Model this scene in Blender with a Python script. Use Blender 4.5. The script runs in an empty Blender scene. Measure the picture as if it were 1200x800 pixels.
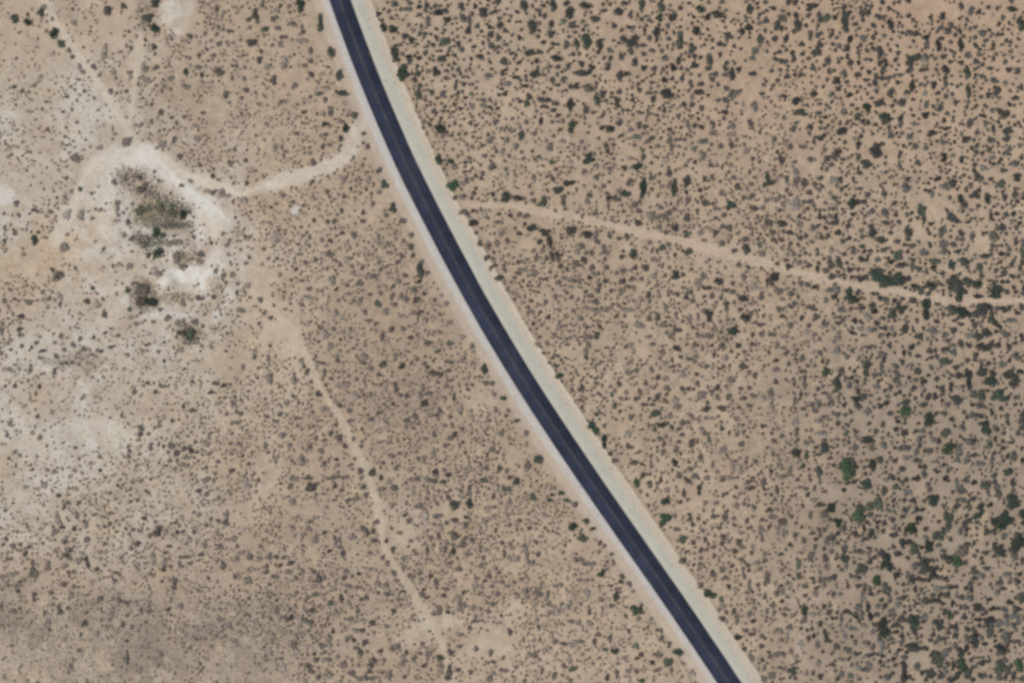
import bpy, math, random
import numpy as np
from mathutils import Vector

# ------------------------------------------------------------------ camera, sky, sun, exposure
scene = bpy.context.scene
COL = scene.collection
MPP = 0.5                                   # metres of ground for one photo pixel
CAM_H = 2000.0
cam_d = bpy.data.cameras.new('camera')
cam = bpy.data.objects.new('camera', cam_d)
COL.objects.link(cam)
cam.location = (0, 0, CAM_H)
cam.rotation_euler = (0, 0, 0)              # straight down, north up
cam_d.sensor_width = 36.0
cam_d.lens = 36.0 * CAM_H / (1200 * MPP)
cam_d.clip_start = 1.0
cam_d.clip_end = 60000.0
scene.camera = cam

SUN_EL = math.radians(64)
SHADOW = Vector((0.93, 0.37)).normalized()  # way the shadows fall
world = bpy.data.worlds.new('World')
scene.world = world
world.use_nodes = True
wn = world.node_tree
bg = wn.nodes['Background']
sky = wn.nodes.new('ShaderNodeTexSky')
sky.sky_type = 'NISHITA'
sky.sun_disc = False
sky.sun_elevation = SUN_EL
sky.sun_rotation = math.atan2(-SHADOW.x, -SHADOW.y)
wn.links.new(sky.outputs[0], bg.inputs[0])
bg.inputs[1].default_value = 0.12
sun_d = bpy.data.lights.new('sun', 'SUN')
sun_d.energy = 3.0
sun_d.angle = math.radians(0.5)
sun_d.color = (1.0, 0.955, 0.89)
sun = bpy.data.objects.new('sun', sun_d)
COL.objects.link(sun)
sun.location = (-300, -120, 500)
ld = Vector((SHADOW.x * math.cos(SUN_EL), SHADOW.y * math.cos(SUN_EL), -math.sin(SUN_EL)))
sun.rotation_euler = ld.to_track_quat('-Z', 'Y').to_euler()
vs = scene.view_settings
vs.view_transform = 'Standard'
vs.look = 'None'
vs.exposure = 0.05
vs.gamma = 1.0
vs.use_curve_mapping = False
scene.render.engine = 'CYCLES'
scene.cycles.max_bounces = 4
scene.cycles.use_denoising = False
scene.cycles.pixel_filter_type = 'BLACKMAN_HARRIS'
scene.cycles.filter_width = 3.1             # the soft optics of the aerial camera

rng = np.random.default_rng(7)
random.seed(7)
K = np.array((1.20, 1.21, 1.27))                                    # light on level ground: photo value / K = albedo


def lin(c):
    c = np.asarray(c, float) / 255.0
    return np.where(c <= 0.04045, c / 12.92, ((c + 0.055) / 1.055) ** 2.4)


def alb(*c):
    return lin(c) / K


def W(px, py):
    return (np.asarray(px, float) - 600) * MPP, (400 - np.asarray(py, float)) * MPP


# ------------------------------------------------------------------ noise
def vnoise(x, y, seed):
    r = np.random.default_rng(seed).random((64, 64))
    xi = np.floor(x).astype(int)
    yi = np.floor(y).astype(int)
    fx = x - xi
    fy = y - yi
    fx = fx * fx * (3 - 2 * fx)
    fy = fy * fy * (3 - 2 * fy)
    a = r[yi % 64, xi % 64]
    b = r[yi % 64, (xi + 1) % 64]
    c = r[(yi + 1) % 64, xi % 64]
    d = r[(yi + 1) % 64, (xi + 1) % 64]
    return (a * (1 - fx) + b * fx) * (1 - fy) + (c * (1 - fx) + d * fx) * fy


def fbm(x, y, size, seed, octs=4):
    """0..1, feature size in the units of x and y"""
    v = 0
    a = 0.5
    t = 0
    for k in range(octs):
        s = 2 ** k / size
        v = v + a * vnoise(x * s + 13.7 * k, y * s + 7.1 * k, seed + k)
        t += a
        a *= 0.55
    return v / t


def sstep(e0, e1, v):
    t = np.clip((v - e0) / (e1 - e0), 0, 1)
    return t * t * (3 - 2 * t)


def polydist(x, y, pts):
    """distance to a polyline, signed side (positive on its east) and how far along (0..1)"""
    best = np.full(x.shape, 1e9)
    side = np.zeros(x.shape)
    along = np.zeros(x.shape)
    n = len(pts) - 1
    for i in range(n):
        (ax, ay), (bx, by) = pts[i], pts[i + 1]
        dx, dy = bx - ax, by - ay
        L2 = dx * dx + dy * dy
        t = np.clip(((x - ax) * dx + (y - ay) * dy) / L2, 0, 1)
        qx = x - ax - t * dx
        qy = y - ay - t * dy
        d = np.hypot(qx, qy)
        m = d < best
        best = np.where(m, d, best)
        side = np.where(m, dy * qx - dx * qy, side)
        along = np.where(m, (i + t) / n, along)
    return best, np.where(side >= 0, 1.0, -1.0), along


def smooth_line(pts, step=4.0):
    """Catmull-Rom through the points, sampled every STEP"""
    P = [np.array(p, float) for p in pts]
    P = [2 * P[0] - P[1]] + P + [2 * P[-1] - P[-2]]
    out = []
    for i in range(1, len(P) - 2):
        p0, p1, p2, p3 = P[i - 1:i + 3]
        n = max(2, int(np.linalg.norm(p2 - p1) / step))
        for k in range(n):
            t = k / n
            out.append(0.5 * (2 * p1 + (p2 - p0) * t + (2 * p0 - 5 * p1 + 4 * p2 - p3) * t * t + (3 * p1 - p0 - 3 * p2 + p3) * t ** 3))
    out.append(P[-2])
    return np.array(out)


# ------------------------------------------------------------------ layout (photo pixels; y runs down)
ROAD = [(350, -160), (366, -100), (382, -50), (398.5, 0), (416.5, 50), (436, 100), (457, 150), (479.5, 200), (504.5, 250), (530.5, 300),
        (557.5, 350), (586.5, 400), (617, 450), (649.5, 500), (683, 550), (717.5, 600), (752.5, 650), (787.5, 700), (821.5, 750),
        (855, 800), (888, 850), (921, 900), (961, 960)]
ROAD_HW = 12.2
EAST_IN, EAST_OUT = 25.5, 34.5            # gravel, then graded verge, in pixels from the centre line
WEST_IN, WEST_OUT = 21.0, 32.0
TRACKS = {
    'east': dict(hw=5.0, c=(190, 170, 148), a=.85, pts=[(528, 237), (560, 240), (600, 241), (650, 250), (700, 260), (740, 270), (787, 279), (825, 290),
            (862, 299), (900, 310), (937, 320), (970, 327), (1000, 334), (1025, 337), (1055, 342), (1090, 350), (1137, 353), (1187, 353), (1240, 354), (1300, 357)]),
    'spur': dict(hw=7.5, c=(203, 190, 172), a=1.0, pts=[(431, 138), (421, 148), (415, 163), (408, 180), (395, 191), (375, 198), (350, 205), (325, 213),
            (300, 222), (285, 226), (268, 223), (250, 218), (232, 211), (215, 203), (195, 190), (177, 179), (160, 172)]),
    'rim': dict(hw=7.5, c=(213, 207, 196), a=1.0, pts=[(160, 172), (178, 186), (193, 201), (210, 215), (228, 231), (245, 244), (262, 258)]),
    'northwest': dict(hw=5.0, c=(199, 185, 167), a=.85, pts=[(160, 172), (151, 156), (144, 143), (134, 127), (121, 105), (108, 88), (95, 71), (84, 56), (72, 38), (60, 18), (48, -10), (30, -60)]),
    'north': dict(hw=4.0, c=(198, 182, 162), a=.8, pts=[(149, 152), (153, 136), (156, 115), (158, 95), (162, 75), (164, 55), (166, 36)]),
    'west': dict(hw=8.0, c=(204, 193, 176), a=.8, pts=[(160, 172), (140, 181), (118, 187), (104, 198), (95, 215), (88, 238), (76, 262), (58, 290)]),
    'south': dict(hw=5.2, c=(191, 174, 153), a=.75, pts=[(281, 322), (300, 345), (318, 362), (335, 378), (350, 400), (362, 424), (375, 453), (396, 485), (414, 520),
            (429, 550), (439, 580), (446, 608), (449, 635), (462, 662), (479, 685), (492, 706), (507, 727), (514, 746), (521, 768), (529, 795), (540, 830), (552, 870)]),
}
TRACK_LINES = {k: smooth_line(t['pts'], 6) for k, t in TRACKS.items()}
ROAD_LINE = smooth_line(ROAD, 8)

# soil patches: cx cy rx ry strength (r g b)
PATCH = [
    # broad zones
    (60, 140, 120, 90, .3, (189, 175, 155)), (30, 330, 140, 90, .2, (190, 172, 150)), (320, 330, 75, 110, .5, (190, 172, 150)), (60, 480, 150, 90, .3, (190, 178, 159)),
    (160, 560, 170, 90, .3, (184, 168, 148)), (250, 440, 110, 60, .4, (187, 172, 152)), (130, 760, 220, 75, .75, (168, 152, 134)), (390, 720, 130, 80, .45, (170, 153, 134)),
    (350, 640, 150, 60, .35, (170, 153, 134)), (460, 440, 90, 110, .7, (166, 147, 127)), (430, 300, 70, 70, .4, (176, 157, 136)), (440, 600, 100, 60, .35, (173, 155, 135)),
    (215, 125, 60, 45, .7, (166, 146, 125)), (860, 80, 330, 120, .5, (176, 155, 132)), (1080, 40, 120, 70, .5, (180, 153, 130)), (900, 300, 260, 130, .35, (174, 153, 131)),
    (1100, 560, 150, 220, .5, (168, 148, 127)), (760, 520, 120, 180, .35, (181, 162, 141)), (1010, 480, 90, 60, .3, (172, 151, 128)), (640, 730, 90, 90, .35, (184, 163, 142)),
    # pale caliche round the pit
    (152, 186, 42, 11, .9, (210, 203, 192)), (116, 214, 15, 11, .9, (209, 202, 191)), (130, 232, 6, 26, 1.0, (210, 203, 192)), (236, 262, 9, 20, .9, (209, 202, 190)), (120, 206, 24, 20, .75, (203, 192, 176)), (118, 240, 22, 34, .6, (200, 188, 171)), (131, 228, 5, 24, .7, (206, 199, 187)),
    (228, 325, 31, 19, 1.1, (217, 211, 201)), (246, 315, 14, 22, 1.1, (217, 211, 201)), (194, 331, 15, 8, 1.0, (214, 207, 196)), (236, 302, 16, 9, .9, (210, 202, 191)), (254, 303, 16, 12, .85, (207, 198, 186)),
    (234, 276, 6, 26, .8, (207, 198, 186)), (246, 258, 16, 14, .7, (204, 193, 178)), (262, 352, 9, 13, .85, (209, 201, 190)), (275, 340, 6, 9, .8, (207, 198, 187)), (256, 366, 7, 9, .9, (210, 203, 193)),
    (150, 353, 9, 12, .85, (208, 200, 189)), (186, 369, 17, 5, .8, (206, 198, 188)), (207, 371, 11, 4.5, .95, (210, 205, 197)), (178, 313, 10, 8, .7, (205, 195, 181)), (200, 300, 12, 6, .6, (203, 190, 173)),
    (99, 292, 17, 13, .7, (203, 194, 181)), (122, 335, 18, 14, .5, (199, 187, 170)), (4, 228, 14, 13, 1.0, (209, 202, 192)), (20, 215, 40, 30, .35, (190, 178, 162)), (140, 330, 45, 60, .35, (196, 182, 163)),
    (199, 7, 13, 8, .9, (208, 202, 190)), (214, 14, 10, 7, .9, (210, 204, 193)), (223, 3, 9, 6, .7, (206, 198, 184)), (195, 23, 11, 5, .8, (206, 199, 186)), (206, 38, 7, 4, .7, (206, 197, 183)), (204, 18, 28, 16, .4, (200, 188, 170)), (110, 5, 16, 8, .6, (200, 185, 165)), (345, 246, 5, 6, .9, (206, 200, 192)), (76, 433, 14, 5, .8, (203, 196, 183)),
    (98, 508, 46, 26, .6, (199, 190, 174)), (84, 500, 24, 11, .55, (203, 196, 184)), (103, 521, 8, 5, .4, (206, 202, 195)), (64, 566, 14, 7, .6, (201, 193, 180)), (16, 626, 14, 7, .6, (199, 190, 174)), (6, 425, 16, 12, .5, (198, 190, 175)),
    (50, 640, 25, 12, .4, (195, 183, 165)), (300, 300, 40, 60, .3, (194, 178, 157)), (330, 395, 34, 45, .5, (192, 174, 152)), (312, 560, 22, 36, .6, (190, 172, 151)), (470, 625, 26, 24, .55, (190, 172, 151)),
    (512, 728, 20, 10, .7, (196, 181, 161)), (490, 744, 24, 13, .6, (193, 177, 156)), (575, 755, 44, 28, .55, (188, 170, 149)), (607, 716, 19, 15, .65, (189, 171, 150)), (622, 762, 34, 30, .4, (187, 168, 147)),
    (562, 466, 26, 20, .55, (189, 169, 148)), (320, 440, 45, 40, .45, (190, 173, 152)), (70, 700, 14, 8, .4, (190, 174, 152)), (120, 752, 12, 14, .4, (186, 170, 149)), (270, 740, 10, 12, .4, (186, 168, 147)), (560, 590, 22, 16, .3, (186, 167, 146)),
    # tan and rusty
    (60, 285, 40, 30, .5, (194, 170, 141)), (30, 320, 40, 30, .45, (192, 168, 139)), (110, 270, 40, 20, .4, (190, 167, 140)), (112, 315, 30, 12, .35, (182, 160, 136)), (205, 345, 36, 10, .6, (180, 160, 134)), (250, 335, 9, 14, .6, (182, 158, 132)),
    (222, 302, 16, 9, .5, (182, 160, 132)), (165, 250, 14, 22, .6, (172, 155, 122)), (175, 252, 26, 14, .5, (158, 146, 116)), (190, 268, 26, 8, .5, (140, 130, 112)), (160, 230, 10, 8, .4, (190, 168, 142)), (168, 345, 14, 18, .6, (142, 130, 114)), (80, 8, 20, 14, .4, (160, 146, 130)),
    # grey dusty smears
    (50, 742, 15, 24, .3, (140, 130, 117)), (85, 733, 18, 14, .3, (138, 128, 115)), (146, 768, 14, 12, .35, (134, 125, 113)), (57, 772, 16, 14, .3, (138, 128, 115)), (250, 770, 34, 18, .4, (150, 138, 123)), (20, 735, 18, 10, .4, (146, 134, 119)),
    (92, 424, 30, 11, .6, (158, 145, 128)), (180, 590, 40, 14, .3, (162, 147, 129)), (330, 745, 30, 40, .35, (158, 144, 128)), (305, 715, 30, 24, .3, (158, 145, 128)), (165, 20, 12, 20, .5, (165, 152, 135)), (505, 395, 50, 30, .3, (165, 146, 126)), (480, 465, 30, 22, .4, (160, 143, 125)),
    (513, 742, 4, 18, .6, (160, 140, 116)), (378, 400, 22, 40, .3, (166, 147, 126)),
    # bare greyish pans in the south-east and warm ones in the north-east
    (1140, 501, 15, 10, .6, (172, 156, 138)), (1007, 494, 17, 14, .5, (168, 151, 133)), (1071, 494, 15, 8, .6, (175, 159, 141)), (978, 579, 28, 13, .55, (172, 155, 137)), (1107, 572, 15, 10, .5, (170, 153, 136)), (1187, 508, 10, 8, .5, (172, 156, 138)),
    (1037, 635, 24, 8, .6, (173, 156, 138)), (1107, 641, 24, 10, .6, (173, 157, 140)), (1083, 652, 12, 8, .5, (170, 155, 138)), (1175, 702, 16, 10, .5, (168, 153, 136)), (1132, 681, 10, 8, .5, (168, 152, 134)), (1072, 770, 14, 9, .7, (184, 167, 147)), (1160, 617, 20, 8, .5, (171, 155, 138)),
    (1075, 14, 34, 14, .5, (184, 154, 130)), (1130, 58, 20, 12, .4, (183, 155, 131)), (1096, 250, 14, 9, .7, (190, 170, 147)), (1150, 285, 12, 14, .6, (190, 168, 144)), (1075, 270, 18, 9, .5, (184, 164, 140)), (735, 290, 6, 7, .8, (193, 175, 153)),
    (738, 360, 10, 14, .4, (186, 166, 144)), (750, 440, 10, 14, .4, (186, 166, 144)), (905, 690, 14, 12, .5, (188, 168, 145)), (930, 735, 14, 10, .5, (188, 168, 145)), (948, 780, 14, 10, .5, (188, 168, 145)),
]
# places without brush: cx cy rx ry
BARE = [(225, 326, 32, 18), (152, 186, 44, 13), (120, 210, 22, 26), (250, 262, 18, 18), (245, 300, 22, 14), (99, 292, 16, 12), (4, 228, 14, 14), (205, 14, 30, 22), (100, 508, 40, 20), (330, 385, 30, 32), (312, 560, 16, 28), (300, 315, 18, 30),
        (470, 625, 18, 18), (575, 755, 34, 18), (607, 716, 16, 12), (562, 466, 18, 14), (345, 246, 6, 6), (1140, 501, 13, 9), (1007, 494, 14, 12), (1071, 494, 13, 7), (978, 579, 22, 10), (1107, 572, 13, 9), (1037, 635, 20, 7), (1107, 641, 20, 8), (1175, 702, 13, 8),
        (1072, 770, 13, 9), (1096, 250, 13, 9), (1150, 285, 10, 12), (270, 425, 30, 18), (40, 300, 26, 26), (110, 270, 30, 14), (512, 728, 18, 9), (490, 744, 18, 10), (130, 30, 18, 26), (1075, 14, 24, 10), (905, 690, 10, 9), (930, 735, 10, 8), (948, 780, 10, 8)]

# brush per 100 x 100 px cell, and its mean width in px
DENS = np.array([
    [34, 26, 62, 66, 60, 80, 78, 76, 74, 70, 60, 58],
    [40, 40, 66, 66, 60, 95, 92, 92, 90, 84, 78, 68],
    [44, 22, 40, 78, 90, 90, 108, 108, 108, 100, 80, 70],
    [52, 16, 30, 82, 98, 90, 100, 112, 112, 100, 92, 84],
    [40, 66, 84, 84, 112, 96, 96, 104, 106, 104, 92, 84],
    [50, 72, 98, 96, 112, 96, 84, 96, 100, 90, 86, 84],
    [88, 90, 90, 104, 104, 98, 94, 82, 88, 90, 86, 86],
    [42, 34, 48, 96, 86, 70, 76, 78, 84, 92, 88, 88]], float)
SIZE = np.array([
    [4.2, 4.3, 4.6, 4.9, 5.2, 5.6, 6.0, 6.0, 5.9, 6.0, 5.6, 5.6],
    [3.8, 3.9, 4.1, 4.4, 4.8, 5.0, 5.2, 5.2, 5.2, 5.6, 5.4, 5.4],
    [4.0, 3.8, 3.9, 4.2, 4.4, 4.8, 4.9, 5.0, 5.0, 5.2, 5.2, 5.4],
    [4.2, 3.9, 3.8, 4.2, 4.3, 4.6, 4.6, 4.8, 4.9, 5.1, 5.2, 5.4],
    [3.8, 3.8, 3.8, 4.0, 4.3, 4.3, 4.4, 4.7, 4.8, 5.0, 5.3, 5.7],
    [3.8, 3.8, 4.0, 4.1, 4.3, 4.4, 4.4, 4.6, 4.8, 5.0, 5.3, 5.4],
    [4.0, 4.0, 4.0, 4.2, 4.3, 4.3, 4.3, 4.4, 4.7, 5.2, 5.6, 5.6],
    [3.7, 3.7, 3.9, 4.3, 4.3, 4.3, 4.2, 4.3, 4.6, 5.1, 5.6, 5.6]])


def grid_at(G, px, py):
    gx = np.clip(np.asarray(px) / 100.0 - 0.5, 0, 11)
    gy = np.clip(np.asarray(py) / 100.0 - 0.5, 0, 7)
    x0 = np.minimum(np.floor(gx).astype(int), 10)
    y0 = np.minimum(np.floor(gy).astype(int), 6)
    fx, fy = gx - x0, gy - y0
    return (G[y0, x0] * (1 - fx) + G[y0, x0 + 1] * fx) * (1 - fy) + (G[y0 + 1, x0] * (1 - fx) + G[y0 + 1, x0 + 1] * fx) * fy


def blob(px, py, cx, cy, rx, ry, wob, soft=0.55):
    d = np.hypot((px - cx) / rx, (py - cy) / ry) + wob
    return 1 - sstep(1 - soft, 1 + soft, d)


# ------------------------------------------------------------------ terrain height and soil colour as functions of the place
PIT = [(178, 252, 26, 24, -1.6), (222, 325, 32, 17, -1.3), (172, 345, 18, 16, -0.9), (150, 215, 14, 16, -0.6), (190, 205, 34, 10, 0.5), (130, 260, 10, 30, 0.7), (268, 330, 10, 24, 0.8), (190, 372, 40, 7, 0.6), (215, 292, 16, 7, 0.7), (215, 385, 14, 10, 0.6)]


def height(px, py):
    """metres; px, py arrays of photo pixels"""
    px = np.asarray(px, float)
    py = np.asarray(py, float)
    z = (fbm(px, py, 240, 11, 3) - 0.5) * 2.4 + (fbm(px, py, 42, 21, 3) - 0.5) * 0.7
    near = (np.abs(px - 600) < 1200) & (np.abs(py - 400) < 900)
    z = np.where(near, z, z * 1.0)
    w = (fbm(px, py, 18, 31, 2) - 0.5) * 0.9
    for cx, cy, rx, ry, h in PIT:
        z = z + h * blob(px, py, cx, cy, rx, ry, w, 0.45)
    d, s, _ = polydist(px, py, ROAD_LINE)
    outer = np.where(s > 0, EAST_OUT, WEST_OUT)
    flat = 1 - sstep(outer, outer + 40, d)
    z = z * (1 - flat) + ((fbm(px, py, 240, 11, 1) - 0.5) * 2.0) * flat
    z = z + 0.75 * (1 - sstep(ROAD_HW + 3, outer - 3, d))
    z = z - 0.18 * np.exp(-((d - outer + 2) / 3.0) ** 2)
    z = z + np.where(s > 0, 0.30, 0.12) * np.exp(-((d - outer - 1.5) / 1.8) ** 2)
    return z


def mix(c, m, col):
    return c * (1 - m[..., None]) + col * m[..., None]


def soil(px, py):
    px = np.asarray(px, float)
    py = np.asarray(py, float)
    n1 = fbm(px, py, 150, 41, 4)
    n2 = fbm(px, py, 30, 51, 4)
    n3 = fbm(px, py, 9, 61, 3)
    wob = (n2 - 0.5) * 1.9 + (n3 - 0.5) * 1.1
    c = np.zeros(px.shape + (3,)) + alb(178, 158, 136)
    c = mix(c, sstep(.5, .8, n1) * .5, alb(186, 167, 146))
    c = mix(c, sstep(.5, .2, n1) * .5, alb(170, 150, 129))
    # chalky wash over the west
    m40 = fbm(px, py, 46, 141, 4)
    wash = sstep(330, 120, px + (n1 - .5) * 240 + (n2 - .5) * 90) * sstep(10, 130, py + (n2 - .5) * 80) * (1 - sstep(540, 700, py + (n1 - .5) * 120))
    c = mix(c, wash * .75, alb(189, 179, 163))
    c = mix(c, wash * sstep(.46, .68, m40) * .75, alb(202, 195, 183))
    c = mix(c, wash * sstep(.54, .3, m40) * .6, alb(178, 159, 138))
    for cx, cy, rx, ry, a, col in PATCH:
        near = (np.abs(px - cx) < rx * 2.6) & (np.abs(py - cy) < ry * 2.6)
        if not near.any():
            continue
        m = blob(px[near], py[near], cx, cy, rx, ry, wob[near] * (.55 if a >= 1 else 1.0), .2 if a >= 1 else (.6 if rx > 40 else .42))
        c[near] = mix(c[near], np.clip(m * a, 0, 1), alb(*col))
    # broken white crust round the pit
    crust = blob(px, py, 192, 278, 92, 118, wob * .6, .5) * sstep(.46, .60, fbm(px, py, 15, 151, 4))
    thick = np.maximum(np.maximum(blob(px, py, 186, 246, 30, 26, wob * .5, .4), blob(px, py, 155, 210, 20, 16, wob * .5, .4)), blob(px, py, 170, 345, 20, 20, wob * .5, .4))
    c = mix(c, crust * .58 * (1 - .8 * thick), alb(206, 198, 185))
    # mottled grey-brown flat in the south-west
    flat = sstep(330, 200, px + (n1 - .5) * 160) * sstep(640, 740, py + (n1 - .5) * 100)
    c = mix(c, flat * .6, alb(168, 152, 134))
    c = mix(c, flat * sstep(.40, .62, fbm(px, py, 30, 161, 5)) * .8, alb(143, 131, 116))
    c = mix(c, flat * sstep(.48, .66, fbm(px, py, 24, 171, 5)) * .6, alb(184, 168, 148))
    # warm sand in the north-east, dull grey-brown soil in the south-east
    c = mix(c, sstep(620, 900, px) * sstep(300, 60, py) * (.35 + .4 * n1), alb(178, 152, 128))
    c = mix(c, sstep(840, 1020, px + (n2 - .5) * 120) * sstep(330, 470, py + (n1 - .5) * 120) * (.42 + .55 * n2), alb(150, 135, 119))
    # litter and fine stems among the brush: a browner ground where it stands thick
    dens = grid_at(DENS, px, py) / 110.0
    lit = sstep(.45, .75, n2) * np.clip(dens, 0, 1)
    c = mix(c, lit * .32, alb(150, 130, 110))
    c = mix(c, sstep(.62, .85, fbm(px, py, 16, 71, 3)) * .35, alb(196, 175, 142))
    c = mix(c, sstep(.60, .85, fbm(px, py, 22, 81, 3)) * .30, alb(180, 152, 132))
    n4 = fbm(px, py, 5, 63, 2)
    c = mix(c, sstep(.55, .85, n4) * (.12 + .30 * np.clip(dens, 0, 1)), alb(140, 121, 102))
    c = c * (0.885 + 0.23 * n3)[..., None]
    c = mix(c, sstep(.55, .8, fbm(px, py, 13, 191, 3)) * .28, alb(163, 143, 124))
    # tracks
    for k, t in TRACKS.items():
        line = TRACK_LINES[k]
        near = (px > line[:, 0].min() - 30) & (px < line[:, 0].max() + 30) & (py > line[:, 1].min() - 30) & (py < line[:, 1].max() + 30)
        if not near.any():
            continue
        d, s, al = polydist(px[near], py[near], line)
        d = d + (n2[near] - .5) * t['hw'] * 2.2 + (fbm(px[near], py[near], 6, 185, 2) - .5) * 3.5
        hw = t['hw'] * (0.75 + 0.6 * n1[near])
        m = (1 - sstep(hw * 0.25, hw * 1.75, d + (n3[near] - .5) * 5)) * t['a'] * np.clip(-.1 + 1.3 * n2[near] + .7 * fbm(px[near], py[near], 14, 181, 3), .2, 1) * sstep(-.02, .05, al) * sstep(1.02, .9, al)
        col = alb(*t['c']) * (0.95 + 0.1 * n3[near])[..., None]
        c[near] = c[near] * (1 - m[..., None]) + col * m[..., None]
        rut = np.exp(-((d - hw * 0.42) / 1.0) ** 2) * .12
        c[near] = c[near] * (1 + rut[..., None] * .4)
    # graded road verge: gravel by the asphalt, scraped earth further out
    d, s, al = polydist(px, py, ROAD_LINE)
    near = d < 60
    dn, sn = d[near] + (n1[near] - .5) * 5 + (n3[near] - .5) * 1.2, s[near]
    inn = np.where(sn > 0, EAST_IN, WEST_IN)
    out = np.where(sn > 0, EAST_OUT, WEST_OUT)
    cn = c[near]
    streak = fbm(d[near] * 5, al[near] * 900, 8, 91, 3)
    m_out = (1 - sstep(out - 1.5, out + np.where(sn > 0, 1.5, 5.0), dn))
    earth = np.where((sn > 0)[..., None], alb(199, 185, 165), alb(184, 169, 152)) * (0.92 + 0.16 * streak)[..., None]
    cn = mix(cn, m_out * np.where(sn > 0, .9, .55), earth)
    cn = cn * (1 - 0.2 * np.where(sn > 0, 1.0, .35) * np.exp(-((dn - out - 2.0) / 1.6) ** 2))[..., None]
    m_in = 1 - sstep(inn - 4.0, inn + 3.0, dn)
    grav = np.where((sn > 0)[..., None], alb(186, 182, 168), alb(190, 183, 176)) * (0.93 + 0.14 * streak)[..., None]
    cn = mix(cn, m_in * .92, grav)
    c[near] = cn
    return np.clip(c, 0.02, 0.6)


# ------------------------------------------------------------------ materials
def mat(name):
    m = bpy.data.materials.new(name)
    m.use_nodes = True
    nt = m.node_tree
    p = nt.nodes['Principled BSDF']
    p.inputs['Roughness'].default_value = 0.95
    p.inputs['Specular IOR Level'].default_value = 0.1
    return m, nt, p


def N(nt, kind, **kw):
    n = nt.nodes.new(kind)
    for k, v in kw.items():
        setattr(n, k, v)
    return n


def noise_mul(nt, src, coord, specs):
    """multiply a colour by 1 + amount * (noise - .5) for each (scale, detail, amount)"""
    for sc, det, amt in specs:
        t = N(nt, 'ShaderNodeTexNoise')
        t.inputs['Scale'].default_value = sc
        t.inputs['Detail'].default_value = det
        nt.links.new(coord, t.inputs['Vector'])
        mr = N(nt, 'ShaderNodeMapRange')
        mr.inputs['From Min'].default_value = 0.25
        mr.inputs['From Max'].default_value = 0.75
        mr.inputs['To Min'].default_value = 1 - amt
        mr.inputs['To Max'].default_value = 1 + amt
        nt.links.new(t.outputs['Fac'], mr.inputs['Value'])
        mx = N(nt, 'ShaderNodeMix', data_type='RGBA', blend_type='MULTIPLY')
        mx.inputs[0].default_value = 1.0
        nt.links.new(src, mx.inputs[6])
        nt.links.new(mr.outputs[0], mx.inputs[7])
        src = mx.outputs[2]
    return src


def soil_material(name='desert_soil', grain=1.0):
    m, nt, p = mat(name)
    at = N(nt, 'ShaderNodeAttribute', attribute_name='soil')
    geo = N(nt, 'ShaderNodeNewGeometry')
    col = noise_mul(nt, at.outputs['Color'], geo.outputs['Position'], [(1.1, 4, .15 * grain), (0.35, 3, .09 * grain), (0.09, 2, .03)])
    nt.links.new(col, p.inputs['Base Color'])
    b = N(nt, 'ShaderNodeBump')
    b.inputs['Strength'].default_value = 0.5
    b.inputs['Distance'].default_value = 0.25
    t = N(nt, 'ShaderNodeTexNoise')
    t.inputs['Scale'].default_value = 0.8
    t.inputs['Detail'].default_value = 5
    nt.links.new(geo.outputs['Position'], t.inputs['Vector'])
    nt.links.new(t.outputs['Fac'], b.inputs['Height'])
    nt.links.new(b.outputs[0], p.inputs['Normal'])
    return m


def asphalt_material():
    m, nt, p = mat('asphalt')
    geo = N(nt, 'ShaderNodeNewGeometry')
    at = N(nt, 'ShaderNodeAttribute', attribute_name='wear')
    col = noise_mul(nt, at.outputs['Color'], geo.outputs['Position'], [(1.6, 4, .20), (0.12, 3, .22), (0.03, 2, .16)])
    nt.links.new(col, p.inputs['Base Color'])
    p.inputs['Roughness'].default_value = 0.85
    return m


def paint_material():
    m, nt, p = mat('worn_yellow_paint')
    geo = N(nt, 'ShaderNodeNewGeometry')
    rgb = N(nt, 'ShaderNodeRGB')
    rgb.outputs[0].default_value = (0.080, 0.071, 0.060, 1)
    col = noise_mul(nt, rgb.outputs[0], geo.outputs['Position'], [(0.5, 4, .45), (0.06, 2, .35)])
    nt.links.new(col, p.inputs['Base Color'])
    return m


def foliage_material(name, base, per_object=True):
    m, nt, p = mat(name)
    geo = N(nt, 'ShaderNodeNewGeometry')
    if base is None:
        at = N(nt, 'ShaderNodeAttribute', attribute_name='tint')
        src = at.outputs['Color']
    else:
        rgb = N(nt, 'ShaderNodeRGB')
        rgb.outputs[0].default_value = (*base, 1)
        src = rgb.outputs[0]
        oi = N(nt, 'ShaderNodeObjectInfo')
        hs = N(nt, 'ShaderNodeHueSaturation')
        for key, lo, hi in (('Hue', .485, .515), ('Value', .75, 1.25)):
            r = N(nt, 'ShaderNodeMapRange')
            r.inputs['To Min'].default_value = lo
            r.inputs['To Max'].default_value = hi
            nt.links.new(oi.outputs['Random'], r.inputs['Value'])
            nt.links.new(r.outputs[0], hs.inputs[key])
        nt.links.new(src, hs.inputs['Color'])
        src = hs.outputs[0]
    src = noise_mul(nt, src, geo.outputs['Position'], [(1.3, 3, .35)])
    nt.links.new(src, p.inputs['Base Color'])
    p.inputs['Roughness'].default_value = 0.8
    return m


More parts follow.
